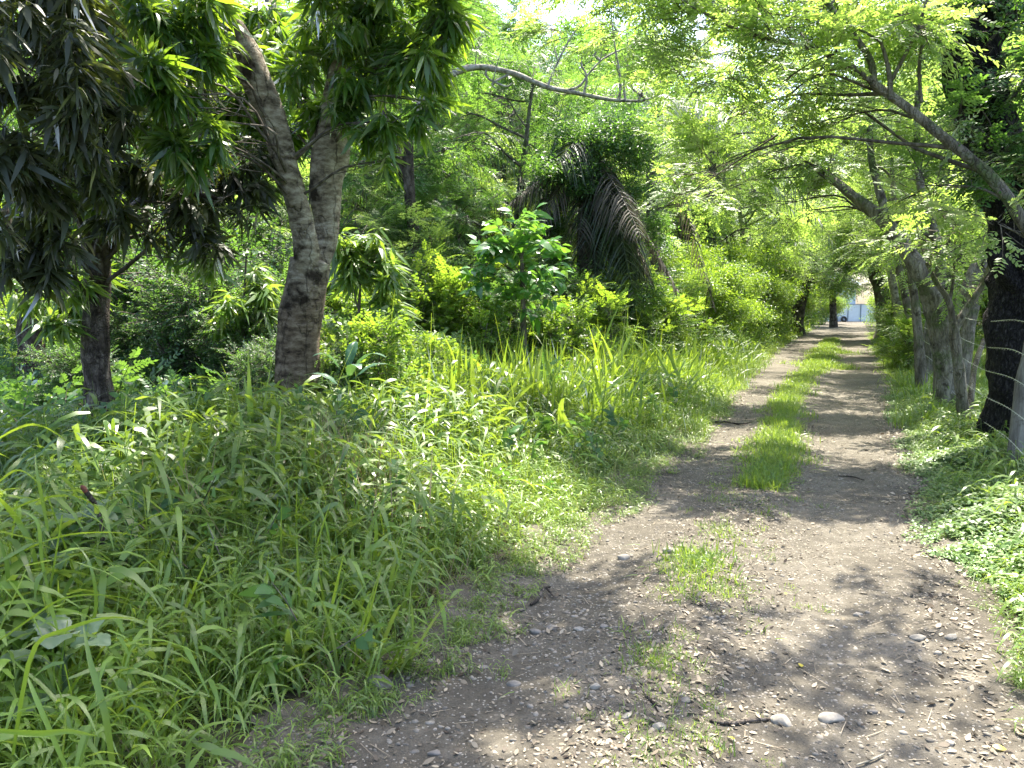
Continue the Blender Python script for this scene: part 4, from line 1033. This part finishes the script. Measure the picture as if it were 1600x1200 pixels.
palm_vines(skirted, [(905, 235, 16.2, .5, 60), (950, 225, 16.1, .55, 70), (925, 265, 15.9, .4, 40), (985, 250, 16, .45, 50), (890, 290, 16.2, .4, 36), (1010, 290, 16, .35, 30), (880, 190, 16.4, .5, 50), (960, 180, 16.5, .6, 60), (1020, 220, 16.3, .5, 46), (868, 340, 16.3, .35, 26), (1010, 440, 16, .4, 30), (880, 440, 16.1, .35, 26), (1030, 350, 15.8, .4, 40), (950, 200, 15.6, .5, 50), (860, 260, 16, .5, 50), (990, 470, 15.6, .4, 36)], 91)
palm(680, 19, 230, .30, 'palm with a ragged brown skirt behind the bare-branched tree', 10, 12, 3.6, 52)
palm(1108, 30, 190, .26, 'tall slender grey-trunked palm rising behind the vine-covered bushes', 12, 3, 4.2, 53)
palm(1020, 21, 170, .2, 'palm with long green drooping fronds right of the skirted palm', 14, 2, 4.6, 54)
palm(780, 27, 110, .26, 'palm showing dry frond tips above the middle thicket', 10, 5, 3.8, 55)


# --- woodland prototypes, copied
def proto_tree(name, label, cat, h, cr, leaf, temps, s, n, seed, bark=B_DARK, tr=.16, nc=26, low=.35, loc=(0, 0, 0), group=None):
    r = np.random.default_rng(seed); b = np.zeros(3)
    lean = r.normal(0, .5, 2)
    tp = [(0, 0, -.2), (lean[0] * .2, lean[1] * .2, h * .3), (lean[0] * .6, lean[1] * .6, h * .6), (lean[0], lean[1], h * .92)]
    tr2 = []
    for k in range(3):
        a = r.uniform(0, 6.28); q = np.array([math.cos(a), math.sin(a), 0]) * cr * .55
        z0 = h * r.uniform(.25, .45); tr2.append(([np.array([lean[0] * .3, lean[1] * .3, z0]), np.array([0, 0, z0 + h * .2]) + q * .6, np.array([0, 0, h * .85]) + q], [tr * .55, tr * .4, tr * .12]))
    cl = []
    for k in range(nc):
        z = r.uniform(low, 1) * h; rr = cr * math.sqrt(max(.08, 1 - ((z / h - .62) / .5) ** 2)) * r.uniform(.2, 1)
        a = r.uniform(0, 6.28); q = r.uniform(.8, 1.35)
        cl.append((np.array([math.cos(a) * rr, math.sin(a) * rr, z]), np.array([1, 1, .62]) * q * cr / 3.6, n // nc))
    return make_tree(name, label, cat, b, [(tp, [tr * 1.2, tr, tr * .7, tr * .2])] + tr2, cl, temps, bark, leaf, seed=seed, s=s, limb_r=.05, twigs=3, sides=8, group=group)


LAB = {
    'lw': 'leafy tree deep in the shady wood behind the mango trees',
    'mw': 'green tree of the dense thicket behind the bare horizontal branch',
    'lt': 'tree of the left row whose crown arches over the far lane',
    'rt': 'tree of the right row whose crown arches over the far lane',
    'rf': 'tree standing beyond the pasture on the right of the fence',
    'ov': 'tall tree closing the view behind the far lane'}
GRP = {'lw': 'trees of the wood on the left', 'mw': 'trees of the middle thicket', 'lt': 'left row of lane trees', 'rt': 'right row of lane trees', 'rf': 'trees beyond the pasture', 'ov': 'tall trees at the far end'}
p1 = proto_tree('broadleaf_tree', LAB['lw'], 'tree', 9, 3.4, L_WOOD, OVAT, 1.25, 1300, 61)
p2 = proto_tree('feathery_tree', LAB['mw'], 'tree', 10, 3.8, L_WOOD, PINNX, 1.2, 950, 62, B_GREY)
p3 = proto_tree('feathery_tree', LAB['rt'], 'tree', 8, 3.6, L_ACAC, PINNX, 1.1, 900, 63, B_GREY)
p4 = proto_tree('broadleaf_tree', LAB['ov'], 'tree', 13, 4.6, L_WOOD, CLUS, 1.2, 1500, 64)
p5 = proto_tree('small_leaved_tree', LAB['lw'], 'tree', 7, 3., L_BUSH, CLUSS, 1.15, 1000, 65)
protos = [p1, p2, p3, p4, p5]
used = set()
REG = []


def where(px):
    for lim, t in [(30, 'at the left edge of the picture'), (120, 'left of the slim dark trunk'), (200, 'directly behind the slim dark trunk'), (270, 'right of the slim dark trunk'), (345, 'midway between the two mango trunks'), (430, 'close left of the forked mango'),
                   (520, 'right behind the forked mango'), (575, 'close right of the forked mango'), (640, 'behind the yellow-green mango sapling'), (715, 'around the ragged brown palm'), (775, 'left of the broad-leaved sapling'), (835, 'behind the broad-leaved sapling'),
                   (895, 'just left of the skirted palm'), (960, 'at the foot of the skirted palm'), (1030, 'just right of the skirted palm'), (1095, 'left of the slender grey palm'), (1135, 'below the slender grey palm'), (1185, 'between the slender grey palm and the leaf tunnel'),
                   (1240, 'left of the dark tunnel-mouth trunk'), (1300, 'behind the dark tunnel-mouth trunk'), (1385, 'above the white gate'), (1415, 'behind the ivy-wrapped trunk'), (1437, 'behind the slender pale fence-line trunk'), (1470, 'behind the pale leaning tree'),
                   (1520, 'behind the slim crooked tree'), (1590, 'behind the charred trunk'), (9999, 'beyond the fence post at the right edge')]:
        if px < lim: return t


LOOK = {}


def relabel():
    d = {}
    for o, p, px, Y in REG: d.setdefault((LOOK[id(p)], where(px)), []).append((Y, o))
    for (look, w), L in d.items():
        L.sort(key=lambda q: q[0]); n = len(L)
        N = ['', 'one', 'two', 'three', 'four', 'five', 'six', 'seven', 'eight', 'nine', 'ten', 'eleven', 'twelve']
        O = ['nearest', 'second', 'third', 'fourth', 'fifth', 'sixth', 'seventh', 'eighth', 'ninth', 'tenth', 'eleventh', 'twelfth']
        rk = [''] if n == 1 else [', the nearer one', ', the farther one'] if n == 2 else [f', {O[k]} of {N[n]}' for k in range(n)]
        for k, (_, o) in enumerate(L): o['label'] = f'{look} {w}{rk[k]}'




def put(p, px, Y, rz, s, key, sz=None, dz=0):
    loc = gp(px, Y) + [0, 0, dz]
    if id(p) not in used:
        used.add(id(p)); p.location = tuple(float(v) for v in loc); p.rotation_euler = (0, 0, rz); p.scale = (s, s, sz or s)
        p['group'] = GRP[key]; REG.append((p, p, px, Y))
        return p
    c = copy_tree(p, loc, rz, s, LAB[key], GRP[key], sz); REG.append((c, p, px, Y))
    return c


for args in [
    # px, Y, rot, scale, key
    (p1, 250, 19, .3, .95, 'lw'), (p5, 60, 16, 1., .9, 'lw'), (p1, 120, 25, 4., 1.1, 'lw'), (p2, 350, 24, 1.3, 1.0, 'lw'), (p1, -60, 18, 2.2, 1.0, 'lw'), (p4, 210, 36, 2.5, 1.0, 'lw'), (p2, 500, 22, 5., .9, 'lw'), (p1, 440, 30, 3.2, 1.1, 'lw'), (p5, 400, 17, 4.4, .7, 'lw'),
    (p3, 572, 14, 2.2, .42, 'mw'), (p5, 655, 14.6, 1.2, .42, 'mw'), (p2, 725, 15, 4.2, .38, 'mw'), (p3, 450, 15, .8, .5, 'lw'), (p1, 300, 15, 2.7, .5, 'lw'), (p2, 590, 21, .4, .95, 'mw'), (p2, 790, 18, 1.9, .72, 'mw'), (p3, 735, 24, 1., .8, 'mw'), (p3, 850, 27, 2.2, 1.15, 'mw'), (p4, 610, 36, 1.1, 1.0, 'mw'), (p2, 1000, 30, 5.1, 1.1, 'mw'), (p1, 840, 32, 4.6, 1.15, 'mw'), (p5, 890, 19.5, .9, .62, 'mw'), (p3, 980, 40, .2, 1.7, 'mw'), (p5, 690, 19, 5.5, .6, 'mw'), (p4, 740, 48, .6, 1.3, 'mw'), (p2, 700, 30, 2.6, 1.3, 'mw'), (p4, 900, 46, 2.2, 1.3, 'mw'),
    (p3, 1085, 32, 2.7, 1.1, 'lt'), (p3, 1175, 36, .9, 1.05, 'lt'), (p3, 1222, 46, 3.4, 1.2, 'lt'), (p2, 1262, 60, 2.4, 1.2, 'lt'), (p4, 1140, 56, 5., 1.1, 'lt'),
    (p3, 1450, 17, 4.2, .9, 'rt'), (p3, 1428, 25, 1.2, 1.05, 'rt'), (p3, 1418, 34, 2.9, 1.1, 'rt'), (p2, 1425, 52, .7, 1.2, 'rt'),
    (p3, 1560, 20, .6, 1.1, 'rf'), (p2, 1500, 32, 3.3, 1.2, 'rf'), (p4, 1620, 38, 4.4, 1.1, 'rf'), (p2, 1700, 22, 1.4, 1.1, 'rf'), (p4, 1540, 60, 3., 1.2, 'rf'),
    (p4, 1270, 118, .4, 1.6, 'ov'), (p4, 1375, 122, 2.3, 1.7, 'ov'), (p4, 960, 62, 1.1, 1.5, 'ov'), (p4, 830, 66, 3.5, 1.4, 'ov'), (p4, 640, 68, 5.4, 1.5, 'ov'), (p4, 480, 60, 2., 1.4, 'ov'), (p4, 1070, 80, 4.7, 1.7, 'ov'), (p4, 300, 55, .1, 1.3, 'ov'), (p4, 1480, 95, 1., 1.6, 'ov'), (p4, 1180, 90, 3., 1.6, 'ov'), (p4, 80, 50, 4., 1.3, 'ov')]:
    put(*args)

# trunks one can tell apart at the mouth of the leafy tunnel
for px, Y, path, rad, lab, cl, bk, lf in [
    (1247, 42, [(1245, 530), (1246, 500), (1252, 465), (1262, 435), (1275, 405)], [.42, .34, .3, .26, .15], 'dark thick-trunked tree on the left where the lane enters the leaf tunnel', [(1240, 400, 1.6), (1280, 400, 1.6), (1300, 420, 1.4), (1265, 370, 1.6), (1230, 430, 1.2), (1320, 400, 1.4), (1310, 440, .8)], B_DARK, L_WOOD),
    (1302, 58, [(1303, 520), (1302, 490), (1301, 465), (1299, 445)], [.3, .25, .23, .18], 'short brown trunk with yellowing leaves just left of the white gate', [(1300, 440, 1.3), (1315, 448, .9), (1288, 445, 1.2), (1330, 430, 1.0), (1305, 420, 1.6)], B_DARK, L_SHRUB),
    (1382, 36, [(1384, 530), (1382, 490), (1377, 455), (1366, 425), (1350, 400)], [.42, .36, .32, .28, .15], 'grey ivy-wrapped trunk leaning over the right side of the tunnel', [(1365, 405, 1.2), (1340, 395, 1.0), (1385, 415, 1.1), (1395, 440, .8), (1330, 410, .7), (1310, 400, 1.2), (1360, 370, 1.5)], B_GREY, L_WOOD),
    (1408, 24, [(1412, 560), (1408, 520), (1400, 470), (1392, 430), (1384, 380)], [.16, .14, .12, .1, .06], 'slender pale trunk on the fence line between the ivy-wrapped and the leaning tree', [(1390, 380, .8), (1370, 360, .8), (1400, 400, .6), (1350, 340, .8)], B_PALEB, L_ACAC)]:
    make_tree('lane_tree', lab, 'tree', gp(px, Y), [([P(a, b, Y) for a, b in path], rad)], [(P(a, b, Y), np.array([1, 1, .6]) * q, int(60 * q)) for a, b, q in cl], PINNX, bk, lf, seed=px, s=1.3, limb_r=.07, twigs=4)

# --- shrubs
def proto_shrub(name, label, w, h, temps, leaf, n, seed, s=1., stems=6, group=None, nc=12):
    r = np.random.default_rng(seed); st = []; cl = []
    for k in range(stems):
        a = r.uniform(0, 6.28); q = np.array([math.cos(a), math.sin(a), 0]) * w * r.uniform(.2, .7)
        st.append(([np.array([0, 0, -.05]) + q * .1, q * .4 + [0, 0, h * .4], q + [0, 0, h * r.uniform(.6, .95)]], [.03, .02, .008]))
    for k in range(nc):
        a = r.uniform(0, 6.28); z = r.uniform(.15, .95); q = w * math.sqrt(max(.1, 1 - (z - .35) ** 2 * 2)) * r.uniform(.1, .75)
        cl.append((np.array([math.cos(a) * q, math.sin(a) * q, z * h]), np.array([1, 1, .8]) * w * r.uniform(.25, .42), n // nc))
    return make_tree(name, label, 'shrub', np.zeros(3), st, cl, temps, B_TWIG, leaf, seed=seed, s=s, limbs=False, trunk_name='stem', crown_name='foliage', group=group, flare=0, rough=.05, sides=5)


s1 = proto_shrub('leafy_shrub', 'x', 1.1, 1.9, OVAT, L_SHRUB, 520, 71)
s2 = proto_shrub('dark_shrub', 'x', 1.5, 2.4, OVATS, L_BUSH, 1500, 72, 1.2)
s3 = proto_shrub('feathery_shrub', 'x', 1.5, 1.9, PINN, L_SHRUB, 480, 73, 1.1)
s4 = proto_shrub('vine_covered_shrub', 'x', 2.3, 3.2, CLUSS, L_SHRUB, 1100, 74, 1.0, nc=18)
SL = {'ys': ('sunlit yellow-green shrub at the edge of the wood right of the big mango trunk', 'sunlit shrubs beside the big mango'),
      'dk': ('dark small-leaved shrub filling the wood between the mango trunks', 'dark shrubs between the mango trunks'),
      'vm': ('rounded vine-smothered shrub of the bank left of the far lane', 'vine-covered shrubs left of the lane'),
      'fe': ('feathery low shrub at the back of the tall grass', 'feathery shrubs behind the tall grass'),
      'lo': ('bright low shrub in the clearing behind the two left trunks', 'low shrubs in the left clearing'),
      'rs': ('leafy shrub at the foot of the right-hand tree row', 'shrubs under the right tree row')}
for (p, px, Y, rz, s, key) in [
    (s1, 660, 12.6, 2.9, .9, 'ys'), (s3, 620, 13, 1.2, 1.0, 'ys'), (s1, 520, 12.5, 4.2, .8, 'ys'), (s1, 880, 13.2, 1.8, .7, 'fe'), (s3, 960, 18.5, .2, 1.1, 'fe'),
    (s1, 600, 11.5, .2, .75, 'ys'), (s1, 560, 10.6, 2.2, .62, 'ys'), (s1, 700, 12.5, 1.2, .8, 'ys'), (s1, 745, 12.0, 3.9, .7, 'ys'), (s1, 650, 10.4, 5.2, .5, 'ys'), (s3, 690, 11, 2.8, .45, 'ys'),
    (s2, 405, 8.9, 3.3, .42, 'dk'), (s2, 520, 8.9, 1.3, .4, 'dk'), (s1, 585, 9.1, 1.9, .62, 'ys'), (s2, 120, 9.0, 5.3, .4, 'dk'), (s2, 290, 10.8, 3.3, .8, 'dk'), (s2, 350, 11.5, 5.3, .9, 'dk'), (s2, 220, 13.5, 2.3, 1.0, 'dk'), (s2, 560, 12.6, 1.3, .8, 'dk'), (s2, 640, 13.5, .3, .9, 'dk'), (s2, 330, 13, .4, 1.1, 'dk'), (s2, 270, 12.4, 4.4, 1.05, 'dk'), (s2, 410, 14, 1.4, 1.3, 'dk'), (s2, 250, 15, 1.8, 1.1, 'dk'), (s2, 420, 12.5, 3.1, .9, 'dk'), (s2, 380, 16, 4., 1.3, 'dk'), (s2, 210, 18, .9, 1.3, 'dk'), (s2, 560, 15, 5., 1.1, 'dk'), (s2, 490, 14, 2.5, 1.0, 'dk'), (s2, 100, 17, 2.2, 1.1, 'dk'), (s2, 0, 16, 5.7, 1.1, 'dk'),
    (s2, 840, 15, .7, .85, 'fe'), (s2, 800, 13.6, 2.9, .7, 'fe'), (s3, 880, 14.5, 1.1, .8, 'fe'), (s3, 950, 16, 3.6, .9, 'fe'), (s3, 620, 16.5, 4.7, 1.3, 'fe'), (s2, 690, 18, 2.1, 1.3, 'fe'), (s3, 1010, 18, 2.4, 1.0, 'fe'), (s3, 760, 16.5, .5, 1.2, 'fe'),
    (s4, 1010, 24, .3, .8, 'vm'), (s4, 1060, 27, 1.5, 1.0, 'vm'), (s4, 1110, 30, 2.7, 1.1, 'vm'), (s4, 1150, 34, 3.9, 1.2, 'vm'), (s4, 1090, 23, 5.1, .8, 'vm'), (s4, 1180, 40, .8, 1.3, 'vm'), (s4, 1205, 46, 2., 1.3, 'vm'), (s4, 1130, 26, 4.4, .75, 'vm'), (s4, 1170, 31, 1., .8, 'vm'), (s4, 960, 22, 2., .9, 'vm'), (s4, 1225, 54, 5.5, 1.3, 'vm'), (s4, 900, 25, 4., 1.1, 'vm'),
    (s1, 90, 12, 2.4, .7, 'lo'), (s2, 215, 11.5, .3, .55, 'dk'), (s1, 10, 13, 4.4, .8, 'lo'), (s3, 100, 12.5, 3.5, .5, 'lo'), (s1, 240, 12.5, 5.5, .7, 'lo'), (s2, 390, 10.4, 2., .6, 'dk'), (s2, 420, 11.2, 2.9, .75, 'dk'),
    (s4, 1440, 30, 2.2, .8, 'rs'), (s4, 1420, 42, 4.2, 1.2, 'rs'), (s4, 1408, 60, .9, 1.2, 'rs'), (s3, 1440, 19, 1.1, .7, 'rs'), (s4, 1285, 66, 2.9, 1.1, 'rs'), (s3, 1425, 24, 3.3, .8, 'rs'), (s4, 1560, 30, 5., 1.2, 'rs'), (s4, 1650, 28, 1.7, 1.2, 'rs'), (s4, 1500, 36, 3.6, 1.2, 'rs')]:
    loc = gp(px, Y)
    if id(p) not in used:
        used.add(id(p)); p.location = tuple(float(v) for v in loc); p.rotation_euler = (0, 0, rz); p.scale = (s, s, s); o = p
    else: o = copy_tree(p, loc, rz, s)
    o['group'] = SL[key][1]; REG.append((o, p, px, Y))

for p, t in [(p1, 'rounded-leaf tree'), (p2, 'green feathery tree'), (p3, 'pale feathery tree'), (p4, 'tall dense-crowned tree'), (p5, 'low small-leaved tree'),
             (s1, 'sunlit bright leafy shrub'), (s2, 'dark small-leaved shrub'), (s3, 'loose feathery shrub'), (s4, 'rounded vine-smothered shrub')]: LOOK[id(p)] = t
relabel()

# mango saplings with drooping yellow-green leaves beside the trunk
for px, Y, cl, lab in [
    (560, 9.8, [(560, 370, .3, 26), (600, 395, .28, 26), (550, 440, .3, 24), (610, 460, .25, 20), (560, 500, .25, 18), (530, 400, .22, 14), (590, 520, .2, 12)], 'bright mango sapling with drooping yellow-green leaves right of the forked trunk'),
    (380, 10.2, [(400, 440, .25, 18), (370, 470, .28, 20), (420, 480, .2, 14), (350, 500, .22, 14)], 'small mango sapling with drooping leaves left of the forked trunk')]:
    make_tree('mango_sapling', lab, 'sapling', gp(px, Y), [([gp(px, Y), P(px, 520, Y), P(px + 5, 400, Y)], [.03, .025, .01])], [(P(a, b, Y), d, n) for a, b, d, n in cl], WHORL, B_TWIG, L_YOUNG_BACKLIT, seed=px, limb_r=.012, twigs=3, sides=6)

# broad-leaved sapling in the middle
L_BRSAP = leaf_mat('broad_sapling_leaf', (0.03, 0.112, 0.028), (0.074, 0.205, 0.053), (0.172, 0.419, 0.028), (0.312, 0.577, 0.053), 0.45, 0.09, 0.32)
make_tree('broad_leaved_sapling', 'upright broad-leaved sapling with a sunlit glossy top in the middle', 'sapling', gp(818, 12), [([gp(818, 12), P(818, 500, 12), P(815, 400, 12), P(812, 345, 12)], [.05, .045, .03, .01])],
          [(P(a, b, 12), np.array([1, 1, .6]) * d, n) for a, b, d, n in [(812, 355, .2, 9), (790, 375, .25, 11), (835, 375, .25, 11), (800, 410, .32, 14), (840, 420, .3, 12), (780, 440, .3, 12), (830, 460, .3, 12), (800, 480, .25, 8), (775, 405, .2, 7)]], BROAD, B_TWIG, L_BRSAP, seed=88, limb_r=.012, twigs=2, sides=7, flare=0)


# --- plants with big leaves, leaf by leaf
def big_leaf(mb, base, az, el, L, W, droop, r, rows=12, wavy=.1, stalk=.3, lobed=False):
    t = np.linspace(0, 1, rows + 1); d = azel(az, el); side = np.cross(d, [0, 0, 1.]); side /= np.linalg.norm(side)
    up = np.cross(side, d)
    s0 = base + d * L * stalk
    tube(mb, [base, base + d * L * stalk * .5 + [0, 0, .01], s0], [.005, .004, .004], 5, 5, 0, cap=False)
    c = s0 + d * L * t[:, None] + np.array([0, 0, -1.]) * droop * L * (t ** 2)[:, None]
    w = W * np.sin(np.pi * np.clip(t * .93 + .06, 0, 1)) ** .65 * (1 - .25 * t)
    cols = np.linspace(-1, 1, 9); V = []
    for k in range(rows + 1):
        for q in cols:
            z = wavy * W * (.55 * math.sin(k * 2.2 - abs(q) * 3.2) * abs(q) + .3 * math.sin(k * 1.1 + q * 4)) + .28 * W * abs(q) - .1 * W * q * q * 2
            V.append(c[k] + side * w[k] * .5 * q * (1 + .06 * math.sin(k * 3.1 + q)) + up * z * min(1, w[k] / W * 1.3) * .6)
    n = len(cols); i = np.arange(rows)[:, None] * n; j = np.arange(n - 1)[None]
    mb.add(np.array(V), np.stack([i + j, i + j + 1, i + n + j + 1, i + n + j], -1).reshape(-1, 4), 0, r.uniform(.3, .9))


def leaf_plant(name, lab, px, Y, leaves, mat, seed, h0=.1):
    r = np.random.default_rng(seed); b = gp(px, Y); root = thing(name, lab, 'plant', b)
    mb = MB(); tube(mb, [b - [0, 0, .03], b + [0, 0, h0 * .6], b + [0, 0, h0]], [.014, .012, .008], 6, 6); mb.build('stem', mat, root)
    for az, el, L, W, dr, z in leaves:
        m = MB(); big_leaf(m, b + [0, 0, z * h0], az, el, L, W, dr, r); m.build('leaf', mat, root)
    return root


leaf_plant('rough_leaved_weed', 'weed with big crinkled grey-green leaves at the lower left corner', 70, 2.75,
           [(-1.2, .9, .27, .17, .55, 1), (-.3, .8, .24, .15, .5, .9), (-2.3, .8, .24, .15, .5, .8), (1.0, .9, .2, .13, .4, .9), (2.4, .8, .22, .14, .5, 1), (-1.8, .4, .2, .13, .4, .5), (.2, .3, .2, .12, .3, .4)], L_BROAD, 1, .28)
leaf_plant('rough_leaved_weed', 'smaller crinkled-leaf weed cut off by the left edge of the picture', 8, 3.0,
           [(-1.0, .8, .22, .15, .5, 1), (0.1, .7, .2, .13, .5, .9), (-2.3, .7, .22, .14, .5, .8), (1.4, .9, .2, .13, .4, .9)], L_BROAD, 2, .2)
leaf_plant('rough_leaved_weed', 'crinkled-leaf weed further back, by the bent dead stub', 105, 3.9,
           [(-1.2, .5, .24, .16, .4, 1), (-.2, .6, .22, .15, .5, .9), (-2.4, .6, .24, .15, .4, .8), (1.0, .8, .2, .13, .4, .9), (2.6, .6, .22, .14, .4, .7)], L_BROAD, 3, .42)
leaf_plant('rough_leaved_weed', 'crinkled-leaf weed at the left edge, under the arching blades', 25, 3.6,
           [(-1.2, .5, .22, .15, .4, 1), (-.2, .6, .2, .14, .5, .9), (-2.4, .6, .2, .13, .4, .8), (1.0, .8, .2, .13, .4, .9)], L_BROAD, 4, .3)
L_CANNA = leaf_mat('smooth_big_leaf', (0.022, 0.07, 0.041), (0.044, 0.112, 0.066), (0.078, 0.223, 0.041), (0.156, 0.335, 0.053), 0.3, 0.1, 0.3)
leaf_plant('large_leaved_plant', 'dark plant with long smooth drooping leaves at the foot of the forked mango', 540, 8.0,
           [(-.2, .9, .55, .16, .6, 1), (-1.0, .9, .5, .15, .6, .9), (-2.6, 1.0, .5, .15, .6, 1), (.5, .7, .6, .16, .6, .9), (-1.6, .5, .45, .15, .5, .6), (2.9, .7, .5, .15, .5, .8), (-.6, .3, .5, .14, .4, .4), (1.4, 1.1, .5, .14, .4, 1)], L_CANNA, 5, .75)

# bent dead stub poking out of the grass
mb = MB(); tube(mb, pt([(158, 880, 3.75), (160, 830, 3.75), (152, 795, 3.75), (137, 772, 3.72), (131, 764, 3.7)]), [.012, .011, .011, .012, .010], 9, 20, 0, rough=.2)
o = mb.build('dead_stub', B_DARK, loc=gp(158, 3.75)); tag(o, 'bent dead stub with a reddish broken tip in the left grass', 'branch stub')
mb = MB(); tube(mb, pt([(134, 768, 3.71), (130, 762, 3.7), (127, 759, 3.69)]), [.0125, .0115, .005], 8, 5, 0, rough=.2)
tip = mb.build('broken_tip', plain_mat('red_wood', (.16, .05, .03), .8)); tip.location = -gp(158, 3.75); tip.parent = o
tip.location = tuple(-gp(158, 3.75))

# ------------------------------------------------------------------ fence on the right
UF = 1.55
fence = thing('wire_fence', 'five-strand barbed wire fence on wooden posts along the right of the lane', 'fence', [UF + TX * 7, 7, 0])
posts = [3.2, 7.0, 17.0, 21.5, 26, 31, 37]
for k, Y in enumerate(posts):
    x = UF + TX * Y + .02; r = np.random.default_rng(200 + k); h = 1.75 if k != 1 else 1.95
    mb = MB(); l = r.normal(0, .04, 2)
    tube(mb, [(x, Y, -.1), (x + l[0] * .3, Y, h * .35), (x + l[0], Y + l[1], h * .7), (x + l[0] * 1.4, Y + l[1], h)], [.09, .075, .07, .065] if k == 1 else [.06, .055, .05, .05], 12, 24, 0, rough=.12, seed=k)
    mb.build('post', B_POST, fence)
wz = [1.48, 1.20, .94, .67, .39]
stops = [-4, 3.2, 7, 11.2, 17, 21.5, 26, 31, 37]
for k, z in enumerate(wz):
    r = np.random.default_rng(300 + k); pts = []
    for a, b in zip(stops[:-1], stops[1:]):
        for t in (0, .33, .66):
            y = a + (b - a) * t; pts.append((UF + TX * y - .075, y, z - .05 * math.sin(t * math.pi) + r.normal(0, .006)))
    pts.append((UF + TX * 37 - .075, 37, z))
    mb = MB(); tube(mb, pts, [.0028] * len(pts), 5, len(pts) * 5, 0, cap=False)
    # barbs
    y = np.arange(-2, 20, .13); x = UF + TX * y - .075; zz = np.interp(y, [q[1] for q in pts], [q[2] for q in pts])
    for a in (.9, 2.3):
        V, F, kk = strips(np.c_[x, y, zz] - azel(0, a) * .012, np.tile(azel(0, a), (len(y), 1)), .024, .003, 0, 1, None, np.array([1, 1])); mb.add(V, F)
    mb.build('wire', M_WIRE, fence)

# ------------------------------------------------------------------ gate and building at the far end
def box(mb, x0, x1, y0, y1, z0, z1, mat=0):
    V = [(x0, y0, z0), (x1, y0, z0), (x1, y1, z0), (x0, y1, z0), (x0, y0, z1), (x1, y0, z1), (x1, y1, z1), (x0, y1, z1)]
    mb.add(V, [[0, 3, 2, 1], [4, 5, 6, 7], [0, 1, 5, 4], [1, 2, 6, 5], [2, 3, 7, 6], [3, 0, 4, 7]], mat)


GY = 76.0
gx = (1332 - 800) / 1200 * GY
gate = thing('sheet_metal_gate', 'white sheet-metal gate with blue-grey frame closing the far end of the lane', 'gate', [gx, GY, 0])
for a, b in [(-2.7, -1.62), (-1.56, -.62), (-.56, .62), (.68, 2.6)]:
    m = MB(); nseg = int((b - a) / .12); xs = np.linspace(gx + a, gx + b, nseg * 2 + 1)
    for k in range(len(xs) - 1): box(m, xs[k], xs[k + 1], GY + (.012 if k % 2 else 0), GY + .03, .1, 1.72)
    m.build('panel', M_GATE, gate, smooth=False)
m = MB()
for a in (-2.74, -1.59, -.59, .65, 2.63): box(m, gx + a - .045, gx + a + .045, GY - .05, GY - .002, .04, 1.82)
box(m, gx - 2.695, gx + 2.585, GY - .045, GY - .003, 1.73, 1.80); box(m, gx - 2.695, gx + 2.585, GY - .045, GY - .003, .05, .12)
m.build('gate_frame', M_GFRAME, gate, smooth=False)
m = MB(); box(m, gx - 3.05, gx - 2.8, GY - .15, GY + .1, 0, 2.0); m.build('gate_post', M_GFRAME, gate, smooth=False)
m = MB(); box(m, gx + 2.7, gx + 2.95, GY - .15, GY + .1, 0, 2.0); m.build('gate_post', M_GFRAME, gate, smooth=False)
# tyre leaning on the gate
c = np.array([(1318 - 800) / 1200 * (GY - .4), GY - .25, .33]); a = np.linspace(0, 2 * np.pi, 25); m = MB()
tube(m, np.stack([c[0] + .2 * np.cos(a), np.full(25, c[1]) + .06 * np.sin(a), c[2] - .03 + .2 * np.sin(a)], -1), [.11] * 25, 8, 49, 0, cap=False)
tag(m.build('old_tyre', M_RUBBER, loc=c), 'dark old tyre leaning against the foot of the white gate', 'tyre')
bl = thing('pale_building', 'pale building with a sheet roof showing above the white gate', 'building', [gx, 96, 0])
m = MB(); box(m, gx - 12, gx + 9, 96, 108, 0, 4.2); m.build('wall', M_WALL, bl, smooth=False)
m = MB(); V = [(gx - 12.6, 95.4, 4.21), (gx + 9.6, 95.4, 4.21), (gx + 9.6, 102, 6.0), (gx - 12.6, 102, 6.0), (gx + 9.6, 108.6, 4.21), (gx - 12.6, 108.6, 4.21)]
m.add(V, [[0, 1, 2, 3], [3, 2, 4, 5]]); m.build('roof', M_ROOF, bl, smooth=False)
for a in (-8, -3, 2.5, 6):
    m = MB(); box(m, gx + a, gx + a + 1.2, 95.93, 95.99, 1.2, 2.4); m.build('window', M_GFRAME, bl, smooth=False)

for o in list(bpy.data.objects):
    if '_at' in o: del o['_at']
